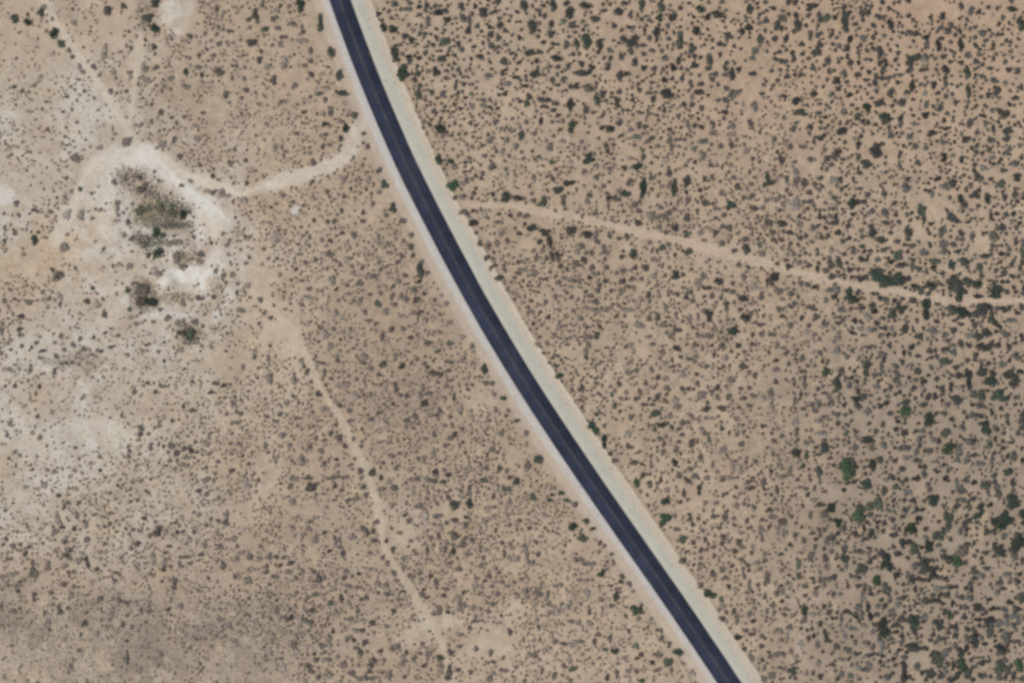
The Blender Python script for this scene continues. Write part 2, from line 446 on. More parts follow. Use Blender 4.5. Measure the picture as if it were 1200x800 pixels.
M_SOIL = soil_material()
M_VERGE = soil_material('graded_gravel', .45)
M_ROAD = asphalt_material()
M_PAINT = paint_material()
LEAF = {
    'V': foliage_material('bright_green_leaves', (0.056, 0.084, 0.046)),
    'G': foliage_material('deep_green_leaves', (0.050, 0.067, 0.048)),
    'g': foliage_material('grey_green_leaves', (0.088, 0.098, 0.070)),
    'o': foliage_material('olive_leaves', (0.185, 0.172, 0.115)),
    'd': foliage_material('slate_grey_leaves', (0.068, 0.069, 0.058)),
    'e': foliage_material('dark_brown_leaves', (0.118, 0.100, 0.080)),
    'b': foliage_material('dry_brown_twigs', (0.160, 0.136, 0.105)),
}
M_SCRUB = foliage_material('scrub_leaves', None)
M_STEM = foliage_material('woody_stems', (0.10, 0.078, 0.06))


# ------------------------------------------------------------------ mesh helpers
def grid_mesh(name, PX, PY, Z, colfn, attr, material):
    """PX, PY, Z are (n, m) arrays; a sheet of quads facing up"""
    n, m = PX.shape
    x, y = W(PX, PY)
    co = np.stack([x, y, Z], -1).reshape(-1, 3)
    idx = np.arange(n * m).reshape(n, m)
    q = np.stack([idx[:-1, :-1], idx[1:, :-1], idx[1:, 1:], idx[:-1, 1:]], -1).reshape(-1, 4)
    a, b, c = co[q[0, 0]], co[q[0, 1]], co[q[0, 2]]
    if np.cross(b - a, c - a)[2] < 0:
        q = q[:, ::-1]
    return quad_mesh(name, co, q, colfn(PX, PY).reshape(-1, 3), attr, material)


def quad_mesh(name, co, faces, col, attr, material, k=4):
    me = bpy.data.meshes.new(name)
    nf = len(faces)
    me.vertices.add(len(co))
    me.vertices.foreach_set('co', np.asarray(co, np.float32).ravel())
    me.loops.add(nf * k)
    me.loops.foreach_set('vertex_index', np.asarray(faces, np.int32).ravel())
    me.polygons.add(nf)
    me.polygons.foreach_set('loop_start', np.arange(0, nf * k, k, dtype=np.int32))
    me.update(calc_edges=True)
    if col is not None:
        at = me.attributes.new(attr, 'FLOAT_COLOR', 'POINT')
        at.data.foreach_set('color', np.concatenate([col, np.ones((len(col), 1))], 1).astype(np.float32).ravel())
    me.materials.append(material)
    return me


def link(name, me, parent=None, **props):
    o = bpy.data.objects.new(name, me)
    COL.objects.link(o)
    o.parent = parent
    for k, v in props.items():
        o[k] = v
    return o


def ribbon(line, lo, hi, n, wob=None, step_z=0.05, colfn=soil, attr='soil', material=M_SOIL, name='ribbon', zfn=height):
    """a draped strip along LINE from offset LO to HI (pixels, positive to the east)"""
    t = np.gradient(line, axis=0)
    t /= np.linalg.norm(t, axis=1, keepdims=True)
    nx, ny = -t[:, 1], t[:, 0]
    if (ny[0] * 0 + nx[len(nx) // 2]) < 0:
        nx, ny = -nx, -ny
    f = np.linspace(0, 1, n)
    lo = np.broadcast_to(lo, (len(line),))
    hi = np.broadcast_to(hi, (len(line),))
    off = lo[:, None] * (1 - f) + hi[:, None] * f
    PX = line[:, :1] + nx[:, None] * off
    PY = line[:, 1:] + ny[:, None] * off
    return grid_mesh(name, PX, PY, zfn(PX, PY) + step_z, colfn, attr, material)


# ------------------------------------------------------------------ the setting: ground, road, verges, tracks
def axis(lo, hi, step, far):
    core = np.arange(lo, hi + step / 2, step)
    out = []
    d, v = step, hi
    while v < far:
        d *= 1.35
        v += d
        out.append(v)
    left = []
    d, v = step, lo
    while v > -far:
        d *= 1.35
        v -= d
        left.append(v)
    return np.array(left[::-1] + list(core) + out)


ax = axis(-100, 1300, 2.0, 24000)
ay = axis(-100, 900, 2.0, 24000)
GX, GY = np.meshgrid(ax, ay)
link('ground', grid_mesh('ground', GX, GY, height(GX, GY), soil, 'soil', M_SOIL), kind='structure', category='ground',
     label='sandy tan desert ground with pale caliche patches and faint ruts')


def road_z(px, py):
    d, s, al = polydist(px, py, ROAD_LINE)
    base = (fbm(px, py, 240, 11, 1) - 0.5) * 2.0
    return base + 0.75 + 0.05 + 0.10 * (1 - (d / ROAD_HW) ** 2)


def road_col(px, py):
    d, s, al = polydist(px, py, ROAD_LINE)
    c = np.zeros(px.shape + (3,)) + np.array((0.0200, 0.0240, 0.0370))  # bluish base: the veil of aerial haze is put into the asphalt colour
    wheel = np.exp(-((d - 3.0) / 1.3) ** 2) + np.exp(-((d - 6.6) / 1.3) ** 2)
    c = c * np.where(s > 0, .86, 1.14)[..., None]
    c = c * (1 + 0.55 * wheel * fbm(px, py, 60, 95, 2))[..., None]
    c = mix(c, sstep(.5, .8, fbm(px, py, 45, 96, 3)) * .25, np.array((.045, .046, .054)))
    c = mix(c, np.exp(-(d / 1.6) ** 2) * .5, np.array((.062, .058, .056)))
    dusty = sstep(ROAD_HW - 1.6, ROAD_HW + .4, d + (fbm(px, py, 12, 97, 3) - .5) * 2.2)
    return mix(c, dusty * .5, np.array((.20, .17, .15)))


fine = smooth_line(ROAD, 3.0)
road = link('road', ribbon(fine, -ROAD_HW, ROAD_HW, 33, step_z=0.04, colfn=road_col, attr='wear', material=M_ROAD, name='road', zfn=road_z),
            kind='structure', category='road', label='dark asphalt two-lane road curving from the top edge to the bottom edge')
for o in (-0.38, 0.38):
    link('centre_line', ribbon(fine, o - .17, o + .17, 2, step_z=0.055, colfn=lambda a, b: np.ones(a.shape + (3,)), attr='wear', material=M_PAINT, name='centre_line', zfn=road_z), road)
wob_e = EAST_OUT + (fbm(fine[:, 0], fine[:, 1], 90, 5, 2) - .5) * 3
wob_w = WEST_OUT + (fbm(fine[:, 0], fine[:, 1], 22, 6, 3) - .5) * 4
link('gravel_verge', ribbon(fine, ROAD_HW - .6, wob_e, 26, name='east_verge', material=M_VERGE), kind='structure', category='verge', label='wide pale greenish gravel verge along the east side of the asphalt road')
link('gravel_verge', ribbon(fine, -wob_w, -ROAD_HW + .6, 24, name='west_verge', material=M_VERGE), kind='structure', category='verge', label='narrow pale gravel and pinkish earth verge along the west side of the asphalt road')
TRACK_LABEL = {
    'east': 'pale dirt track running east from the road through dense scrub',
    'spur': 'pale curving dirt spur joining the pit to the asphalt road',
    'rim': 'short whitish dirt track along the north-east rim of the pit',
    'northwest': 'narrow dirt track leading from the pit to the upper left corner',
    'north': 'short faint dirt track climbing from the fork to the white patch at the top',
    'west': 'broad pale dirt track bending down the west side of the pit',
    'south': 'narrow dirt track wandering south-east from the pit to the bottom edge',
}
for i, (k, t) in enumerate(TRACKS.items()):
    ln = smooth_line(t['pts'], 3.0)
    hw = t['hw'] * (0.85 + 0.4 * fbm(ln[:, 0], ln[:, 1], 14, 200 + i, 3))
    link('dirt_track', ribbon(ln, -hw, hw, 9, step_z=0.05 + 0.008 * i, name='dirt_track'), kind='structure', category='track', label=TRACK_LABEL[k])

# ------------------------------------------------------------------ brush seen one by one: per 300 x 200 px block of the photo, in quarter pixels:
# x y width[xheight] colour (V bright green, G deep green, g grey green, d slate, b brown; default d)
BRUSH = {
(0, 0): """70 88 42 G,128 106 38 G,192 60 40 g,205 38 35,252 155 48 G,288 205 42 g,325 240 30,342 270 28 b,368 315 30 b,385 340 28 b,345 108 32 b,505 52 50,580 32 35,725 18 65x40 g,690 85 50 g,730 135 42 G,728 220 36,735 318 34,805 182 26,930 322 46x32,880 338 36 g,1025 338 50x48,1028 205 32,1180 200 55x45,1080 148 40x28,932 262 30,1000 262 28,1020 46 28,1052 62 28,440 318 34,465 352 26 b,490 250 24x60 b,820 655 26x40,1150 750 24x30,760 675 50x50 b,350 745 70x40 b,590 680 60x45 b,610 355 26x50 b,515 430 26x40 b,105 430 26,72 410 24 g,1150 425 40x28,1195 70 40x60,1132 460 24,960 160 24,1008 162 24,945 355 26,1085 368 26,1110 310 24,1060 440 34x50 b,1145 372 26,1170 130 24,690 380 40x40 b,680 325 34x40 b,800 365 40x34 b,870 410 50x30 b,755 530 28x40 b,810 555 24,825 578 24,950 532 28x20,710 572 20x34 b,645 590 44x24 b,540 630 20,525 652 16 d,460 690 44x28 b,560 245 30x20 b,615 228 24,590 430 22,75 275 18,155 405 26 b,240 90 24 b,132 70 20 g,1100 700 20x30,1075 770 34 b,930 650 34 b,910 585 40x24 b""",
(300, 0): """205 30 40x60 G,30 20 28x40,300 110 36x85 g,80 378 40x50,105 208 30,40 138 45x25 g,350 250 40x60 g,252 352 34,392 355 40x55 g,405 438 65x28 g,460 540 34x45 g,422 602 34x40 G,410 485 26 b,325 470 26x34,645 18 36x40 g,728 14 30,798 25 32x40,595 132 32x45 G,642 138 36x40 G,578 70 30,728 188 40x40,645 252 40x80 g,690 345 55x75 G,885 195 52x48 g,868 280 42x40 g,842 338 38x50,770 272 30,760 445 36x50 g,765 400 28x34 g,760 345 30x34 g,858 604 58x42 G,825 520 32,1065 60 50x50,1095 160 40x40,1100 215 36,990 140 34x50,1035 122 30,1050 270 36,1160 285 45x36,980 88 60x34 b,900 100 45x30,870 60 60x26,875 440 34,1022 30 28,1150 345 28,855 750 36x50 g,910 750 34x32 g,500 625 24,580 795 30x20,1135 8 34,805 105 24x50 b,715 280 24x44,820 435 26x34 g,978 460 24,935 405 24x40 b,1060 470 40x30 b,1018 500 30x34 b,960 235 30 b,1090 360 44x36 b,1170 145 34x30,700 45 60x20 b,630 85 22,600 45 20,760 65 36x24,1005 580 26,1080 630 24,1175 660 24x40 b,1170 440 36x30,1080 500 60x24 b,20 285 34x40,50 320 28x40 b,125 300 40x70 b,95 90 40x44,105 132 28,222 155 28x34,168 125 40x34,215 195 60x28 b,130 180 40x20,22 240 26,255 240 26x40,255 290 28x34,225 315 40x24,180 395 34x28,310 345 34x24 b,335 415 34 b,5 105 24,10 490 30x24,115 480 50x34 b,195 490 20,218 522 34x24,255 455 24,300 440 40x24 g,350 520 24x50,400 570 40x28,320 580 40x30 g,400 655 28x40,310 690 24x34,130 720 20x36,90 690 28 b,190 625 28,250 720 24""",
(600, 0): """55 25 40x60,190 30 36x60,90 125 50x70,185 115 36,185 165 44x40,240 100 32 g,280 125 50x30,270 65 50x60,340 30 60x40,345 195 46x70 G,305 205 30x50 g,255 212 32x40,300 252 50x24,385 90 55x32 g,205 275 60x36,85 250 60x34,130 240 40x28,320 300 36,325 345 80x30,375 320 40x36,500 55 44x44,525 20 36x30,485 120 34,520 185 36x40,570 185 46x50,550 205 60x40,675 150 46x50,690 85 36 G,695 35 40x60 g,750 80 40x50,790 40 30,785 185 50x70 g,785 220 34,840 230 44x50,860 145 50x44,605 20 34x60 g,880 45 44x40 G,960 70 70x42,920 80 40x34,925 280 32x70 g,915 320 32,850 310 40x44,1010 155 40x34,1080 150 34,1105 130 40,1165 185 40x48 g,1140 238 38 g,1065 330 32,1030 350 32x60,1130 350 40x30,1005 320 34,955 348 34,580 290 30x50,615 325 34x40,755 325 36x50,500 355 36x50,530 350 50x34,440 315 34x44,660 320 32,725 440 68x50,655 465 34,565 468 26,490 480 26x50,355 415 70x46 b,435 445 40x44,395 470 34x60 g,275 490 44x55,345 520 32x50,200 480 40x30,130 465 40x40,75 455 32x36,35 480 30,275 598 50x55 g,220 610 26 g,140 570 30x40,40 635 34x50 g,150 500 40x24,190 520 40x24,215 545 34x24,460 605 38x40 G,420 545 26,500 575 34x44,600 590 30x40,625 595 36x30,585 640 40x34 g,630 665 34x24,655 645 40x26,440 700 30x60,355 748 56x46 G,185 765 40x34 g,610 740 34x36,585 780 44x36 G,525 785 30x40,995 525 36,1005 470 36,1040 435 60x45 b,875 430 44x36,840 495 32,810 490 30,935 575 28,1110 575 40x40,895 660 50x30 g,1130 750 24x40,780 548 30,930 780 40x30,885 720 44x44 b,970 685 34,890 600 30,605 215 50x24,655 240 30x24,700 240 24,410 210 34x60,400 245 24,450 235 24x34,555 240 34x30,505 265 28x44,465 275 20x34,715 275 28x40 b,775 285 30x40,880 270 34x20,970 205 30x40,1010 190 24 b,1045 218 24,975 258 24,1000 295 30,1130 275 30 b,715 380 30x44,795 375 26x44,770 390 20,885 395 34x24,965 395 20x30,500 430 28x40,590 410 24x50,640 440 34x24,360 335 30,110 350 60x40,180 380 24x40,60 400 34x24,215 400 24,240 375 34x40,290 405 50x28 b,20 365 40x24,35 295 34x24,195 320 60x24,265 310 24x34,530 520 44x20,565 540 20,605 530 34x18,660 540 50x20 g,715 515 24x34,540 130 24,570 130 24,620 140 24,645 95 24,640 185 28x36,730 125 30,790 130 20,140 75 44x24,150 30 24,250 15 28x34,145 200 34x24,215 210 20,430 60 34x24,460 20 24,550 75 30x40 b,830 15 20,850 85 28x20,980 15 28x12,1115 45 40x50 g,1185 100 30x44,1090 80 24,1140 500 34x50 b,1040 485 20,1080 490 24x40 b,1170 440 30x24,945 625 50x30 b,1025 680 24x40 b,1095 710 30x34 b,1020 725 20,820 580 24x44 b,740 610 24x30,790 600 20,765 655 24,700 650 20,680 690 34x24 b,720 750 40x40 b,560 745 36x24 b,475 680 24,510 640 30x24,550 610 28x34,110 625 24,105 750 34 b,95 710 20,40 715 20,175 690 40x40 b,240 660 34x24 b,310 705 24 b,330 550 36x20""",
(900, 0): """135 120 44x60,85 180 30x44,45 125 50x50,200 35 55x44,270 85 44x40 g,240 165 38x44,232 215 36x50,225 250 50x44,280 285 34x50,295 168 34,210 320 34x40,150 355 28x36,85 363 32,165 255 30,390 188 36x40,380 230 36,355 110 36x70,440 80 24x60,475 60 28x36,520 85 44x32,568 42 28,570 115 36x60,580 150 24,520 245 36x60,545 295 28x50,530 330 30x50,520 300 40x30,612 252 28,598 280 28,660 75 28,660 295 46x55,690 270 60x40,655 330 34,735 275 40x50 b,680 160 60x28,678 195 24,745 190 28x50,795 215 30x70,820 80 36x40,835 145 36x44,812 130 32,820 265 32,900 215 32x60,930 260 36,898 292 34,1000 158 38,985 55 30,1035 35 28,950 50 30x50,900 30 30x36,1140 45 50x28 G,1180 115 44x80 g,1110 292 26,1160 335 36x36,1065 208 26x34,1125 195 44x22,930 345 36x60 g,935 430 26x80 g,1025 450 34,990 262 34x28,1080 115 24,420 352 40x36,320 380 60x34,385 295 36x40,290 445 34x36 g,295 480 24,130 478 46x42,230 525 44x28,150 530 80x34,70 450 44x26,460 505 38x42 G,415 548 44x40 g,515 485 60x36,540 555 56x56 G,570 440 36x40,675 405 32x60,600 390 28,775 395 30x50,830 385 26x50,870 485 30,740 550 44x36,800 515 44x40,825 568 26,940 575 40x44,1110 535 48x46 g,1045 515 30 g,1080 520 36,1000 540 36x28,975 500 28,985 625 30,1060 605 26x44,1125 615 60x40,1110 650 40,1040 655 40x40,980 680 36x28,900 745 30x44,930 665 50x36 b,820 740 36x50,700 765 30x34,505 710 60x70,455 770 60x44,335 715 40x44,410 680 34x46,250 645 46x44,195 600 36x38,160 685 44x28,100 690 28x34,28 655 30 g,195 748 34,60 750 34x50,340 620 50x44,290 740 60x30,300 770 30,115 610 44x30,1060 385 40x36,1080 420 40x60 b,1160 460 36x30,1180 690 36x28 b,1110 720 30x34 b,1160 765 40x40 b,70 290 50x24,120 275 28x40,110 245 30,50 240 34x30,60 330 24,15 330 24,50 380 24x30,180 490 26x20,20 480 20,305 145 20,300 208 24,315 235 20,350 35 34,388 58 24,405 115 26,360 80 40x60,240 85 24x50,20 40 40x24,110 15 50x24,60 85 40x44 b,150 210 30x36,200 160 20x36 b,485 205 28x20,420 250 20x34,490 235 30x26,435 320 20,285 335 30x36,350 350 34x50 b,460 375 34x16,530 368 60x20,620 355 36x24,545 400 24,505 430 28,435 410 20,380 450 40x24,460 440 20,215 440 40x40,240 490 28x20,270 550 24,300 570 24 b,345 520 34x40 b,385 495 24,650 435 34x28,590 425 30,630 480 40x50 b,680 540 24,620 585 30x34 b,680 580 30 b,625 625 24 b,575 635 50x40 b,455 575 50x28,500 590 34x24,790 440 28,735 440 24x40 b,830 455 28x34,740 490 28x40 b,890 410 24,860 395 20,785 330 24,740 328 34x20,705 400 20,850 295 28,855 240 20,850 200 24,970 215 28,1010 215 20,1070 255 20,1040 320 34x24,1000 355 44x28 b,970 290 24x40,1005 305 24,1110 390 34x24 b,1130 430 24 b,1190 410 24x34,1035 265 20x14,1095 140 20,925 120 20,900 90 24,930 95 24,765 140 20,790 150 20,760 80 24x30,820 180 24,610 65 20,1125 490 24,1175 185 20,1130 330 40x28,995 455 24,930 505 28x20,975 710 30x24,1000 720 34x28,1025 380 20,740 690 34x40 b,690 690 30x40 b,760 620 60x40 b,830 605 40x24 b,840 540 34x24,865 550 20,820 670 40x34 b,1080 765 24,1010 780 40x34 b,970 770 28x30,1050 740 40x24 b""",
(0, 200): """660 90 56x34,650 30 38x40,690 62 34x34,580 38 44x36 b,540 60 34 b,735 115 30 b,768 135 40x36 b,700 125 60x50 b,750 175 50x50 o,800 168 34x36 g,855 205 36x44 G,885 195 26,800 200 60x50 o,602 242 30,655 190 50x60 o,690 180 40 o,730 290 44x42 V,770 300 36 g,740 383 52x46 G,692 402 38x30,670 355 40x34,640 325 50x30 b,825 390 36x40,830 420 40x50 b,860 445 50x36 b,940 395 38x36,938 428 36x24 b,725 462 44x32 b,735 490 44x40 b,595 558 30x36 V,628 528 34x24,610 650 26 g,710 620 50x46 G,665 560 70x70 b,660 610 60x60 b,745 650 26,855 622 34x34,1045 492 32,1008 468 30 b,1085 488 30 b,935 595 50x30,1005 592 26,1062 525 20,845 725 50x40 b,850 760 50x50,890 770 60x60 g,910 712 40x36,270 490 60x60 b,245 462 28,160 325 34x50 g,310 205 50x60 b,80 150 28x40,372 90 26x34 g,410 612 32,435 550 24 G,105 685 34,487 675 34x36,88 740 32,105 772 32,305 355 50x60 b,380 210 40x50 b,1040 120 50x44 b,1000 112 44x36 b,970 95 40x26 b,1145 145 50x40 b,550 180 24x80 b,620 320 30,575 300 30x40 b,605 450 34x40 b,555 440 28 b,480 368 22,130 610 50x34 b,280 610 24x60 b,200 605 20 b,240 610 50x24 b,455 575 20,650 715 50x20 b,610 690 34x24 b,660 670 20,790 690 34x36 b,280 780 24x40,375 785 24x36,435 780 24,490 760 20,555 775 24 b,20 200 20,85 210 24 b,150 185 24,180 290 22,15 330 24 g,30 278 18,60 275 18,220 215 24 b,300 130 34 b,430 108 20,470 185 34x24 b,430 220 30x20 b,545 240 34x20 b,800 340 60x28 b,910 312 20,985 340 22,1075 325 24,1060 352 30x20,1120 300 40x36 b,1120 245 20 b,1130 370 20,1165 405 24,1155 432 22,1160 540 34x36 b,1108 575 20x34,1125 655 50x30 b,1000 25 28,1025 45 28x20,890 45 28x24 b,850 70 24 b,1095 60 20,1155 60 24,45 560 24 b,65 600 18,455 635 40x34 b""",
(300, 200): """600 65 38x44 g,330 100 30,130 118 26,178 148 26,265 48 24,85 320 50x60 b,685 236 40x36,640 175 36x50 g,725 305 32x30,728 358 36x36 g,660 432 32x30,768 465 36x80 g,740 550 36x32 g,745 605 36x36,568 630 40x36 g,650 628 26,575 432 26,580 465 26,478 530 40x44,455 300 36x50,360 238 26,328 240 26,495 605 30x40,490 460 24,185 462 26,920 68 52x50 V,930 125 30,965 124 40x34,1015 118 24x44,1172 125 50x50 G,1115 140 24,975 195 50x34,1015 248 48x40,1050 345 30x44,1082 408 30x34,1138 498 40x36 g,1105 455 24x40,15 605 30,410 120 26x30,330 390 60x30 b,350 515 40x50 b,510 665 30x30,530 700 30x24,560 720 30x24,325 770 40x50 b,1065 15 28,1185 210 26x30,545 155 26x30,500 195 24x30,500 235 34x26,570 100 28,535 110 24,385 28 40x24 b,515 45 34x40 b,575 5 28x30,610 205 28x24,690 330 24,680 400 24x34,400 190 28,270 235 26,400 290 34x24,240 290 20,310 325 26,350 330 24,200 345 20,230 430 36x24,275 420 24x34,40 370 22,55 412 26x20,95 412 22,215 520 28x20,250 550 36x24 b,310 565 20,380 555 26,440 415 36x28 b,455 485 30x24 b,550 490 40x28,575 545 24,580 575 24,535 580 28x18,630 590 28x40,690 600 44x24,790 580 28,770 520 28,700 490 28,660 520 44x30 b,640 390 44x20 b,735 400 24x34,605 660 36x40,750 665 50x24 b,790 700 28x40 b,690 740 34x28 b,835 610 24x30,890 620 30 b,640 745 34,585 775 28x34,440 745 44x36 b,365 740 24x34,370 670 36x40 b,300 730 34x28 b,240 600 40x34 b,210 630 30 b,90 630 20,70 690 34x24,715 785 28,860 760 34x28 b,970 780 34x36 b,155 600 24x30 b,430 580 40x24 b,500 560 28x24,560 330 40x50 b,1060 205 28x34 b,1130 235 34x24,1150 290 30x40 b,1180 330 30 b,1120 340 30x40 b,1030 290 20,15 155 24 b,95 155 20,150 125 18 b,60 242 30x14""",
(600, 200): """25 130 70x30,98 140 34x30,128 165 44x34 g,150 140 28x60 g,235 140 28x60,265 60 50x44,215 90 50x40,190 40 28x36,395 38 36x30 g,360 130 26x60,530 108 44x36 G,540 55 34x44,470 130 60x30,610 80 34x90 G,657 38 32x34,735 20 34x50,760 85 34x80 g,825 145 30x50,818 215 44x40,758 270 34x50,815 298 44x36 g,690 265 34x34,1022 165 44x46 G,1000 265 60x26,955 295 36x40,1055 75 36x40,980 105 34,575 165 44x34,650 210 60x50 b,825 383 44x36 g,705 358 38x40 g,565 390 50x50 g,625 450 44x36,510 405 40x26,375 468 24x50,430 370 24x50,350 300 60x36,275 280 50x50,175 330 30x70,150 290 60x36,390 300 36x60 b,95 270 60x36,125 330 34,515 515 40x36,520 465 36x34,765 490 60x44 g,630 585 34x40,505 570 40x44 b,355 505 32,300 430 50x40 b,170 685 30,395 615 40x40,320 690 34,685 690 34x40,700 725 36x34,785 745 28,1035 748 46x46 G,965 520 44x44,1130 550 50x40 b,1085 600 60x34,935 585 28x40,1005 635 24x50,920 680 40x60,1090 690 50x50,1120 675 36,1095 370 40x50,1108 455 28,1190 520 30x50,865 520 50x50 b,1195 40 24x80 g,1165 725 50x30,50 210 60x24,60 250 24,200 188 20,175 130 20,325 215 20,430 75 24x40 b,440 110 30x24,600 190 30,590 245 40x34,530 240 24,490 240 28x14,695 215 60x24,755 180 24,680 120 20,730 75 24,690 15 20,690 55 20,815 50 40x60,895 40 28,875 95 34x28,880 125 28,815 100 24,940 30 30x34,1040 35 30x28,1120 60 40x24 b,1180 70 24x34,1125 110 36x34,1080 130 30,1135 180 50x34,1190 240 24x36,1100 320 34x34,1040 370 34x24,985 340 40x30,1170 390 44x34 b,900 325 28x20,880 300 40x34 b,850 268 20,905 150 40x44 b,950 180 24x30,990 210 40x24,540 310 30x34,455 300 24x40,400 330 30x28,500 320 34x20,640 340 30x28,735 345 24x30,775 370 18,665 420 40x30 b,575 450 34x30,660 490 50x34 b,560 500 40x34,490 485 28x24,440 515 28x34,410 550 28x50,440 455 24x34,540 545 40x24 b,460 565 28x24,365 590 40x24,280 595 24,285 660 28x34 b,220 720 24x44 b,370 650 60x20 b,450 640 44x24 b,490 680 36x24 b,545 655 60x28 b,590 720 60x36 b,640 690 34x30,720 640 34x44 b,850 735 24,830 690 36x40 b,845 610 30x28,820 585 24x44,895 588 24,800 485 28x24,890 500 34x50 b,915 550 50x20,1030 530 34x28,1020 565 60x24,1080 500 30x40 b,1060 440 34x24,1165 600 34x28,1070 655 30x34,1120 625 40x24 b,1180 680 20x30,900 655 36x30,950 745 30x50 b,890 775 60x20 b,1165 770 40x34 b,1120 770 24x34,740 780 40x40 b,770 740 30x44 b,640 780 34x24 b,400 770 30x40 g,360 780 50x30 b,90 610 30x24,155 620 24x34,75 640 24,40 545 20,80 520 20,25 430 20x28,50 460 50x24 b,105 480 40x44 b,180 475 20,225 450 40x24,145 510 50x14,260 505 50x24 b,270 545 40x24 b,290 520 60x20,210 405 24x44,180 400 30x44,155 410 30,320 355 50x34 b,305 380 40x34 b,360 385 50x28 b,110 420 50x34 b,35 295 34x24,15 270 20""",
(900, 200): """125 45 38x34,85 40 30x36,165 60 40x44,295 45 44x44 b,190 115 34x32,312 128 32x34 g,388 155 46x48 G,430 155 60x26,400 200 36x30,85 95 28x36,462 112 36x34,645 80 55x44 b,720 185 50x60 g,735 225 30,595 152 28,655 40 36x30,550 105 30x44,1165 32 60x40,1090 62 48x40 g,900 132 36x40 G,968 118 50x44,1030 128 34x44 G,1158 110 28x44 g,1105 125 32x36,1148 200 24x36,1120 205 30,870 60 36x50,1042 42 26,985 30 40,1100 265 36x44,1060 310 60x60 b,1095 388 32,1015 400 44x36,765 255 36x28,810 285 50x60 b,865 225 60x34,905 290 44x34,655 290 44x60,480 270 36x44,490 295 44x44,530 325 56x36,548 372 46x32 g,330 285 40x32,345 335 32x36,145 320 34,265 312 50x24,300 215 44x24,310 240 50x30 b,200 270 34x44 b,130 155 50x60 b,610 400 50x60 g,620 440 50x36,675 435 24x50 g,580 430 30,775 425 70x30 g,770 465 44x36,702 460 36x32,862 440 38x44 G,915 428 60x40,988 455 40x44 g,1005 490 28x40,1145 435 36x44 b,1190 390 30x60 g,500 490 60x44 G,520 468 44x36,540 520 80x50 G,600 505 60x60 G,640 510 40x44,440 505 44x44,380 470 36x40,300 495 50x30,265 470 32,232 460 28x34 g,190 452 34x30,90 450 34x34,150 530 40x32,200 540 50x24,30 500 50x40,760 540 50x50,710 560 44x40 g,750 578 30,685 535 36x30,855 525 50x60,895 580 56x56 G,930 525 44x50 g,880 540 60x60,980 535 40x44 G,985 590 44x30,1065 568 72x56 G,1120 570 30,1195 560 24x50,875 495 34x28,820 480 28,375 570 30x44 G,390 605 60x36 G,415 570 30,540 598 50x28,500 578 36x20,485 620 40x36,495 655 36x40,440 635 50x36,620 648 44x46,580 670 60x44 g,680 615 46x34,738 648 50x80 G,793 630 30x24,590 605 30,860 655 60x44 g,905 665 60x44 G,985 660 66x60,1020 640 60x34,1045 690 34x60 g,1060 715 30,1080 648 40x28,1120 648 50x28,1190 640 30x40,345 655 50x36,700 705 28,790 705 26,630 740 50x50 b,770 745 50x40 b,960 725 30,870 745 34x40,1025 760 50x40,1110 760 60x44 b,980 780 44x36 g,720 780 28x40,65 685 44x28,150 688 30x34,190 640 28,270 715 40x44,120 630 44x30,15 768 34x28,405 705 34x30,240 40 36x30,215 65 30,260 75 24,240 95 24x34,155 40 50x24,30 140 50x34 b,15 65 40x34,60 25 24,105 115 24,110 175 50x44 b,185 145 50x24,145 215 28,145 250 34x44 b,60 250 60x34,100 290 44x28,12 245 28x40,20 290 30x40,20 325 34x24,60 330 36x24 b,105 345 30x28,120 390 24x30,145 400 24,175 385 24,85 420 34x24,40 435 28,140 440 36x34 b,230 380 20x44,290 375 34x34 b,295 440 40x50 b,330 430 34x50 g,360 390 34x24,400 385 34x28,435 415 36x30,510 420 34x28 b,450 380 24,480 375 24,385 235 28x34 b,370 260 28,325 290 24x34,270 268 24,230 185 40x20,250 220 44x24,295 180 40x20,270 155 24,345 90 24x34,340 45 24x40,395 45 20x34,430 85 34x24 b,430 15 34x24,480 195 40x34 b,550 200 50x44 b,600 205 30x34,650 155 24,645 210 24x34 b,700 220 24,615 240 24,550 250 40x30,570 290 30x24,655 320 28,605 330 34x28,660 345 60x24,715 380 40x44 b,655 378 24,740 385 24,755 350 24x34,820 360 34x60 b,865 345 40x34,890 375 40x30,900 320 50x28 b,960 310 30x50 b,935 245 34x24,880 240 24,850 205 34x24,925 160 40x40 b,960 185 24 b,1040 215 24x34,990 90 24,1005 40 28x34 b,950 70 34x34 b,820 75 50x50 b,790 40 40x34,745 98 36x20,770 110 24x40 b,1090 430 20,1070 470 28,1105 480 34x40,1160 500 40x20,1190 340 24x50 b,1160 330 24x44,1050 350 28,1160 270 40x28 b,1055 520 50x14,1110 520 40x20,1150 545 24,45 565 44x44 b,100 575 44x34,20 535 30x28,45 650 28x34,105 635 34x28,145 590 24,265 610 30x40 b,325 575 34x60 b,290 560 40x30 b,305 670 20,220 655 34x24,225 690 40x44 b,100 730 44x34 b,180 755 36x34 b,220 770 28x34,80 780 40x30 b,325 715 28,330 770 24x50 b,390 760 34x24,430 740 36x24 b,505 715 30,535 690 34x24,550 740 28x34,480 750 60x28 b,530 780 34x28 b,460 670 34x30 b,580 740 24x40 b,700 770 40x30 b,830 770 34x34 b,740 690 24,905 715 40x24,880 700 40x24,940 770 34x34 b,1140 700 50x30 b,1080 730 28x28,1175 670 30,1190 780 24x44""",
